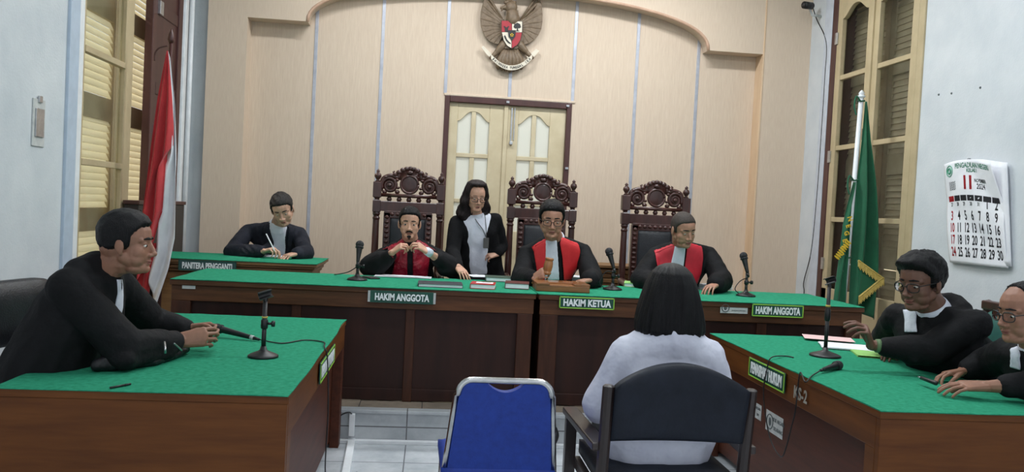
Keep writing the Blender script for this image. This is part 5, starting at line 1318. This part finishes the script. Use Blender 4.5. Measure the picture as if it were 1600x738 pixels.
MB().tube([hc, hc+(g0-hc)*.4, g0, g0+(g0-hc)*.5], [.008, .010, .012, .013], 12).build('handle', M['gavelwood'], t, smooth=True)
# ---------------------------------------------------------------- crop-haired judge (right)
H = head_frame(atY(1068, 359, 6.10), (.30, -1), .34, .10, 1.09)
J = dict(neck=atY(1064, 382, 6.26), sh=[atY(1024, 398, 6.32), atY(1108, 398, 6.30)], el=[atY(1003, 438, 6.22), atY(1126, 439, 6.14)],
         wr=[atY(1030, 446, 5.98), atY(1117, 446, 5.95)], chest=V((1.93, 6.32, 1.04)), pelvis=V((1.93, 6.60, .76)))
J['knee'], J['ank'] = seated_legs(J['pelvis'], (0, -1, 0), (-1, 0, 0), PH)
hands = [((J['wr'][0], V((.6, -.7, -.1)), (0, 0, -1), True), dict(curls=(.3, .4, .3), s=1.0, fore=J['el'][0])),
         ((J['wr'][1], V((-.62, -.7, -.12)), (0, 0, -1), False), dict(curls=(.35, .4, .3), s=1.02, fore=J['el'][1]))]
p3 = make_body('crop-haired man in black robe with red front and white neck band, looking down at papers', (1.93, 6.5, PH), SK_BROWN, H, J, hands, full=.5, vox=.0045, lid=.011)
face_parts(H, p3, lid=.9); hair_cap(H, p3, M['stubble'], LINE, .0045, .003, rough=.001, seed=3)
rp = robe_prims(J, .0, (.062, .092, .072), .78, .125, .16); rb = garment('robe', M['robe'], p3, rp, .011, .006, 9, 3); bv = torso_bvh(rp[:2]+[rp[2], rp[4]])
panel('red_front', M['redsash2'], p3, bv, [(1025, 372), (1036, 369), (1048, 367), (1052, 380), (1058, 385), (1049, 416), (1046, 446), (1030, 446), (1027, 410)], 6.18, off=.014)
panel('red_front', M['redsash2'], p3, bv, [(1080, 378), (1086, 373), (1100, 378), (1101, 405), (1098, 428), (1093, 446), (1070, 446), (1069, 415), (1073, 385)], 6.18, off=.014)
panel('neck_band', M['shirt'], p3, bv, [(1057, 384), (1073, 385), (1070, 416), (1066, 446), (1045, 446), (1050, 412)], 6.15, off=.018)
# ---------------------------------------------------------------- standing woman
H = head_frame(atY(744, 308, 6.72), (.22, -1), .22, 0, .98)
J = dict(neck=atY(745, 337, 6.78), sh=[atY(714, 348, 6.80), atY(774, 344, 6.82)], el=[atY(707, 395, 6.66), atY(783, 384, 6.90)],
         wr=[atY(716, 418, 6.33), atY(778, 396, 6.80)], chest=V((.385, 6.84, 1.30)), pelvis=V((.42, 6.97, .97)))
J['knee'] = [V((.34, 6.95, .62)), V((.50, 6.95, .62))]; J['ank'] = [V((.34, 6.97, PH+.08)), V((.50, 6.97, PH+.08))]
hands = [((J['wr'][0], V((.35, -.75, -.35)), (.3, -.2, -1), True), dict(curls=(.25, .3, .25), s=.92, fore=J['el'][0])),
         ((J['wr'][1], V((-.8, -.2, -.2)), (0, .6, -.5), False), dict(curls=(.6, .8, .5), s=.9, fore=J['el'][1]))]
p4 = make_body('long-haired woman in black jacket and white shirt standing between the left and middle judges', (.42, 6.95, PH), SK_MED, H, J, hands, fem=1, vox=.0045, lid=.009, thick=.9)
face_parts(H, p4, lid=.7, glasses=True, browh=.6)
c, R, s = H
long_hair('hair', M['hair_brown'], p4, [(.142, .01, .01, -.01), (.137, .045, .05, -.01), (.115, .078, .09, -.012), (.07, .096, .108, -.018), (.02, .105, .112, -.025), (-.04, .115, .11, -.035), (-.10, .130, .10, -.045), (-.16, .128, .085, -.05), (-.20, .10, .06, -.05)], c, Matrix.Rotation(math.atan2(-.22, -1), 3, 'Z') @ Matrix.Rotation(-.1, 3, 'X'), .66, .098, 4, strands=.13, front_in=.40)
sh_ = garment('shirt', M['shirt'], p4, [[(J['neck']+V((0, 0, -.04)), .068), (V(J['sh'][0])+V((.04, 0, 0)), .05), (V(J['sh'][1])+V((-.04, 0, 0)), .05), (J['chest']+V((.05, -.02, 0)), .105), (J['chest']+V((-.05, -.02, 0)), .105)], [(J['chest']+V((.05, -.02, 0)), .105), (J['chest']+V((-.05, -.02, 0)), .105), (J['pelvis']+V((.06, 0, .03)), .125), (J['pelvis']+V((-.06, 0, .03)), .125)]], .010, .005, 9, 5)
garment('trousers', M['trousers'], p4, [[(J['pelvis']+V((.07, 0, 0)), .12), (J['pelvis']+V((-.07, 0, 0)), .12)]] + [[(J['pelvis']+V((.08*q, 0, 0)), .105), (J['knee'][i], .07)] for i, q in ((0, -1), (1, 1))] + [[(J['knee'][i], .07), (J['ank'][i]+V((0, 0, -.01)), .055)] for i in (0, 1)], .012, .004, 8, 6)
jk = []
for i, q in ((0, -1), (1, 1)):
    a, b, w = V(J['sh'][i]), V(J['el'][i]), V(J['wr'][i])
    jk += [[(a, .062), (b, .06)], [(b, .06), (lerp(b, w, .86), .043)]]
    jk += [[(J['neck']+V((q*.035, .045, -.035)), .055), (a, .062), (J['chest']+V((q*.078, -.028, 0)), .092)], [(J['chest']+V((q*.078, -.028, 0)), .092), (J['pelvis']+V((q*.112, -.025, .0)), .10)], [(J['pelvis']+V((q*.118, -.025, .0)), .10), (J['pelvis']+V((q*.125, -.02, -.12)), .10)]]
jk.append([(J['chest']+V((.08, .07, 0)), .075), (J['chest']+V((-.08, .07, 0)), .075), (J['pelvis']+V((.1, .05, -.1)), .085), (J['pelvis']+V((-.1, .05, -.1)), .085), (J['neck']+V((0, .05, -.06)), .05)])
garment('jacket', M['cardigan'], p4, jk, .010, .006, 8, 7)
bv = bvh_of(sh_)
ly = []
for (px, py) in ((738, 334), (745, 346), (755, 360), (760, 372)):
    p = atY(px, py, 6.7); h = bv.ray_cast(p-V((0, .5, 0)), V((0, 1, 0)), 1.2); ly.append((h[0] if h[0] is not None else p)+V((0, -.008, 0)))
ly2 = []
for (px, py) in ((757, 332), (759, 346), (760, 360), (760, 372)):
    p = atY(px, py, 6.7); h = bv.ray_cast(p-V((0, .5, 0)), V((0, 1, 0)), 1.2); ly2.append((h[0] if h[0] is not None else p)+V((0, -.008, 0)))
b = MB(); b.tube(curve_pts(ly), .003, 6); b.tube(curve_pts(ly2), .003, 6); b.build('lanyard', M['badge'], p4, smooth=True)
MB().box(ly[-1]+V((0, -.008, -.042)), (.045, .008, .085)).build('badge', M['badge'], p4, bevel=.003)
collar(H, J['neck'], p4, M['shirt'], .062, h=.02)
# ---------------------------------------------------------------- clerk writing (back left)
H = head_frame(atY(441, 327, 7.10), (.10, -1), .55, .22, 1.10)
J = dict(neck=atY(434, 352, 7.27), sh=[atY(388, 362, 7.40), atY(468, 366, 7.42)], el=[atY(362, 394, 7.14), atY(478, 396, 7.16)],
         wr=[atY(412, 393, 6.96), atY(462, 397, 7.00)], chest=V((-1.34, 7.46, 1.14)), pelvis=V((-1.34, 7.60, .78)))
J['knee'], J['ank'] = seated_legs(J['pelvis'], (0, -1, 0), (-1, 0, 0), PH, .30)
hands = [((J['wr'][0], V((.55, -.25, .15)), (.4, -.2, -.7), True), dict(curls=(.7, .8, .5), thumb=.45, s=1.06, fore=J['el'][0])),
         ((J['wr'][1], V((-.55, -.6, -.15)), (0, 0, -1), False), dict(curls=(.45, .45, .35), thumb=.5, s=1.06, fore=J['el'][1]))]
p5 = make_body('man in charcoal jacket and pale shirt bent over writing at the clerk desk', (-1.34, 7.55, PH), SK_LIGHT, H, J, hands, full=.5, vox=.0045, lid=.011)
face_parts(H, p5, lid=.9); hair_cap(H, p5, M['hair_grey'], LINE, .013, .007, seed=5)
rp = robe_prims(J, .0, (.066, .070, .056), .86, .125, .15)
rb = garment('jacket', M['jacket'], p5, rp, .011, .006, 8, 8); garment('shirt', M['shirt'], p5, [[(J['neck']+V((0, -.02, -.03)), .078), (J['chest']+V((0, -.02, .06)), .115)]], .009, .003, 9, 18); bv = bvh_of(rb)
panel('shirt_front', M['shirt'], p5, bv, [(419, 346), (424, 352), (436, 360), (446, 352), (448, 350), (444, 372), (440, 402), (422, 402), (421, 372)], 7.2, off=.007)
for pl_ in ([(413, 340), (421, 346), (426, 380), (421, 400), (416, 380), (408, 362)], [(450, 347), (458, 352), (456, 372), (446, 400), (442, 398), (447, 372)]):
    panel('lapel', M['jacket'], p5, bv, pl_, 7.2, off=.012)
collar(H, J['neck'], p5, M['shirt'], .070, h=.03)
a, b_ = atY(416, 366, 6.90), atY(430, 394, 6.86)
t = thing('pen', 'pale pen in the writing hand of the man in charcoal jacket', 'pen', b_)
MB().tube([a, lerp(a, b_, .85), b_], [.0055, .005, .0015], 8).build('barrel', M['white'], t, smooth=True)
MB().tube([a-(b_-a)*.02, a], .0058, 8).build('pen_cap', M['silver'], t, smooth=True)
# ---------------------------------------------------------------- man in robe at the left desk (profile)
YL = 3.56
H = head_frame(atY(200, 380, YL), (1, .10), .05, 0, 1.06)
hc = H[0]
J = dict(neck=hc+V((-.10, .01, -.125)), sh=[hc+V((-.165, -.16, -.175)), hc+V((-.13, .19, -.18))], el=[atZ(196, 545, .86), atZ(236, 506, .88)],
         wr=[atZ(284, 532, .85), atZ(300, 517, .86)], chest=hc+V((-.20, .02, -.32)), pelvis=V((-1.60, 3.58, .56)))
J['knee'] = [V((-1.18, 3.46, .58)), V((-1.18, 3.72, .58))]; J['ank'] = [V((-1.16, 3.46, .08)), V((-1.16, 3.72, .08))]; J['toe'] = (1, 0, 0)
J['sh'] = [V(J['sh'][0]), V(J['sh'][1])]
hw0 = V(J['wr'][0]); hd0 = atY(345, 523, hw0.y+.05)
hands = [((J['wr'][0], hd0-hw0, (-.1, .9, -.35), True), dict(curls=(.4, .75, .6), thumb=.35, s=1.10, fore=J['el'][0])),
         ((J['wr'][1], atY(350, 517, V(J['wr'][1]).y-.02)-V(J['wr'][1]), (.3, -.8, -.2), False), dict(curls=(.55, .8, .6), thumb=.3, s=1.04, fore=J['el'][1]))]
p6 = make_body('man in black robe sitting in profile at the left desk, holding a microphone', (-1.55, 3.6, 0), SK_TAN, H, J, hands, full=.6, vox=.0036)
face_parts(H, p6, browh=1.3); hair_cap(H, p6, M['hair'], LINE, .017, .008, seed=6)
rp = robe_prims(J, .0, (.078, .080, .050), .82, .15, .18)
rp += [[(J['el'][0]+V((-.02, 0, -.01)), .07), (lerp(J['el'][0], J['wr'][0], .72)+V((0, -.02, -.03)), .045), (J['el'][0]+V((.02, -.05, -.035)), .045)], [(hc+V((-.15, -.10, -.115)), .055), (hc+V((-.15, .12, -.115)), .055), (hc+V((-.12, .0, -.10)), .06), (J['chest'], .13)]]
rb = garment('robe', M['robe'], p6, rp, .010, .007, 8, 9); bv = torso_bvh(rp[:2]+rp[-1:])
c_ = hc + V((-.02, .01, -.15))
bf = MB()
n0 = hc+V((.005, -.05, -.165)); n1 = n0+V((.03, -.02, -.07)); n2 = n0+V((.02, -.05, -.17)); n3 = n0+V((-.01, -.07, -.27))
panel('neck_band', M['shirt'], p6, bv, [(190, 438), (207, 440), (214, 470), (214, 492), (207, 510), (184, 528), (188, 490), (192, 465)], YL-.1, (-.55, .85, 0), .008, .02)
collar(H, J['neck'], p6, M['shirt'], .068, h=.03)
# hem of the wide sleeve resting on the felt, with a zip
e0, e1 = V(J['el'][0]), V(J['wr'][0])
fold = garment('sleeve_fold', M['robe_shiny'], p6, [[(atZ(152, 572, TZ+.024), .022), (atZ(180, 573, TZ+.018), .016), (atZ(240, 566, TZ+.016), .014), (atZ(272, 556, TZ+.016), .014), (atZ(290, 545, TZ+.024), .020), (atZ(190, 548, TZ+.075), .035), (atZ(245, 540, TZ+.065), .028)]], .007, .006, 16, 10)
za = atZ(258, 542, TZ+.10)
MB().tube(curve_pts([atZ(257, 535, .875), atZ(258, 545, .86), atZ(258, 552, .84)]), .005, 6).build('zip_pull', M['silver'], p6, smooth=True)
MB().tube(curve_pts([atZ(272, 537, .87), atZ(279, 543, .85), atZ(284, 548, .83)]), .0035, 6).build('zip', M['silver'], p6, smooth=True)
# ---------------------------------------------------------------- gesturing man at the right desk
YR = 4.0
H = head_frame(atY(1438, 441, YR), (-1, -.38), .22, 0, 1.19)
hc = H[0]
J = dict(neck=hc+V((.10, .03, -.145)), sh=[hc+V((.04, .24, -.21)), hc+V((.22, -.13, -.19))], el=[V((2.60, 4.46, .88)), atY(1452, 548, 3.92)],
         wr=[V((2.66, 4.36, .85)), atY(1361, 540, 3.98)], chest=hc+V((.16, .05, -.31)), pelvis=V((3.02, 4.12, .56)))
J['knee'] = [V((2.55, 4.25, .58)), V((2.55, 3.98, .58))]; J['ank'] = [V((2.53, 4.25, .08)), V((2.53, 3.98, .08))]; J['toe'] = (-1, 0, 0)
wl = V(J['wr'][1])
hands = [((wl, atY(1349, 505, 3.96)-wl, (-.75, .25, -.3), False), dict(curls=((.75, .5, .3), (.85, .5, .3), (.9, .5, .3), (.95, .5, .3)), thumb=.3, s=1.12, fore=J['el'][1], spread=.12)),
         ((J['wr'][0], V((-.8, -.3, -.1)), (0, 0, -1), True), dict(curls=(.3, .4, .3), s=1.05, fore=J['el'][0]))]
p7 = make_body('dark-haired man with glasses in black robe at the right desk, raising one hand', (2.95, 4.1, 0), SK_DARK, H, J, hands, full=.3, vox=.0036)
face_parts(H, p7, lid=.4, glasses=True)
hair_cap(H, p7, M['hair'], LINE, .020, .010, puff=lambda p: .016*max(0, min(1, (p.y-.0)/.06))*max(0, min(1, (p.z-.04)/.04)) + .010*max(0, min(1, (-p.y-.05)/.05)), rough=.008, seed=7)
rp = robe_prims(J, .0, (.080, .078, .052), .72, .15, .19)
el1 = V(J['el'][1]); rp += [[(el1, .07), (el1+V((-.08, .0, -.03)), .045), (lerp(el1, wl, .4)+V((.02, 0, -.03)), .045)]]
rp += [[(hc+V((.21, .06, -.10)), .05), (hc+V((.18, .16, -.13)), .05), (hc+V((.22, -.04, -.13)), .05), (J['chest']+V((.04, 0, 0)), .13)]]
rb = garment('robe', M['robe'], p7, rp, .010, .007, 8, 11); bv = torso_bvh(rp[:2])
panel('neck_band', M['shirt'], p7, bv, [(1418, 493), (1441, 489), (1439, 510), (1440, 527), (1419, 531), (1420, 510)], YR-.15, (.45, .9, 0), .015, .02)
collar(H, J['neck'], p7, M['shirt'], .080, h=.035)
t0 = lerp(wl, el1, .08); t1 = lerp(wl, el1, .15)
MB().tube([t0, t1], [.034, .036], 16).build('wrist_watch', M['strap'], p7, smooth=True)
# ---------------------------------------------------------------- man at the right edge
YE = 3.36
H = head_frame(atY(1598, 489, YE), (-1, -.06), .14, 0, 1.10)
hc = H[0]
J = dict(neck=hc+V((.09, .01, -.15)), sh=[hc+V((.10, .20, -.215)), hc+V((.14, -.18, -.22))], el=[atZ(1545, 566, .88), V((2.78, 3.30, .87))],
         wr=[atZ(1503, 581, .83), atZ(1540, 604, .835)], chest=hc+V((.22, .02, -.36)), pelvis=V((3.04, 3.40, .56)))
J['knee'] = [V((2.60, 3.5, .58)), V((2.60, 3.26, .58))]; J['ank'] = [V((2.58, 3.5, .08)), V((2.58, 3.26, .08))]; J['toe'] = (-1, 0, 0)
hands = [((J['wr'][0], atY(1455, 589, V(J['wr'][0]).y-.02)-V(J['wr'][0]), (.1, -.3, -.9), True), dict(curls=(.25, .5, .4), thumb=.45, s=1.05, fore=J['el'][0])),
         ((J['wr'][1], atY(1480, 603, V(J['wr'][1]).y+.03)-V(J['wr'][1]), (0, .2, -1), False), dict(curls=(.2, .28, .25), thumb=.45, s=1.08, fore=J['el'][1], spread=.08))]
p8 = make_body('balding man with glasses in black robe at the right edge, hands folded', (3.0, 3.4, 0), SK_TAN, H, J, hands, full=.3, vox=.0036)
face_parts(H, p8, lid=.3, glasses=True); hair_cap(H, p8, M['hair'], LINE_RECEDE, .006, .006, seed=8)
rp = robe_prims(J, .0, (.078, .075, .050), .72, .145, .18)
rb = garment('robe', M['robe'], p8, rp, .010, .007, 8, 12); bv = torso_bvh(rp[:2])
panel('neck_band', M['shirt'], p8, bv, [(1590, 555), (1602, 548), (1604, 590), (1590, 590)], YE-.12, (.5, .86, 0), .018, .02)
collar(H, J['neck'], p8, M['shirt'], .072, h=.03)
a = atZ(1440, 591, .81); b_ = atZ(1462, 599, .81)
t = thing('key_fob', 'small black key fob held in the folded hands of the balding man', 'key fob', b_)
MB().hull([(a, .009), (b_, .011)]).build('fob', M['blackplastic'], t, smooth=True); MB().tube([a+(a-b_)*.05, a+(a-b_)*.25], .004, 8).build('key_ring', M['silver'], t, smooth=True)
# ---------------------------------------------------------------- woman in white, seen from behind
DXW = .022
H = head_frame(V((1.01+DXW, 3.45, 1.185)), (0, 1), .08, 0, 1.0)
hc = H[0]
J = dict(neck=V((1.01+DXW, 3.42, 1.035)), sh=[V((1.185+DXW, 3.43, .915)), V((.84+DXW, 3.43, .915))], el=[V((1.285, 3.46, .70)), V((.765, 3.46, .69))],
         wr=[V((1.20, 3.70, .66)), V((.82, 3.70, .66))], chest=V((1.01, 3.45, .84)), pelvis=V((1.01, 3.46, .56)), toe=(0, 1, 0))
J['knee'] = [V((1.12, 3.88, .54)), V((.90, 3.88, .54))]; J['ank'] = [V((1.12, 3.92, .09)), V((.90, 3.92, .09))]
hands = [((J['wr'][0], V((-.6, .6, -.1)), (-.2, 0, -1), True), dict(curls=(.3, .4, .3), s=.95, fore=J['el'][0])),
         ((J['wr'][1], V((.6, .6, -.1)), (.2, 0, -1), False), dict(curls=(.3, .4, .3), s=.95, fore=J['el'][1]))]
p9 = make_body('woman with black bobbed hair and white blouse seen from behind in the armchair', (1.01, 3.46, 0), SK_LIGHT, H, J, hands, fem=1, vox=.0036)
face_parts(H, p9, browh=.6)
long_hair('hair', M['hair'], p9, [(1.312, .008, .008, 0), (1.308, .030, .04, 0), (1.296, .058, .075, 0), (1.27, .084, .105, 0), (1.23, .103, .12, 0), (1.17, .122, .125, -.005), (1.11, .138, .124, -.01), (1.06, .149, .118, -.015), (1.025, .150, .112, -.02), (1.0, .138, .09, -.02)], (1.01+DXW, 3.44, 0), Matrix.Rotation(0, 3, 'Z'), .55, 1.24, 9, 110, .07, .5)
pr = robe_prims(J, .0, (.078, .083, .05), .8, .142, .155, legs=False)
pr += [[(V((1.03, 3.40, .99)), .10), (V((1.14, 3.42, .93)), .09), (V((.92, 3.42, .93)), .09)]]
pr += [[(J['pelvis']+V((.10, -.02, 0)), .15), (J['pelvis']+V((-.10, -.02, 0)), .15), (J['pelvis']+V((.10, 0, -.06)), .13), (J['pelvis']+V((-.10, 0, -.06)), .13)]]
garment('blouse', M['blouse'], p9, pr, .009, .007, 7, 13)
garment('trousers', M['trousers'], p9, [[(J['pelvis']+V((.09*q, .04, 0)), .11), (J['knee'][i], .085)] for i, q in ((0, 1), (1, -1))] + [[(J['knee'][i], .085), (J['ank'][i], .06)] for i in (0, 1)], .012, .004, 8, 14)
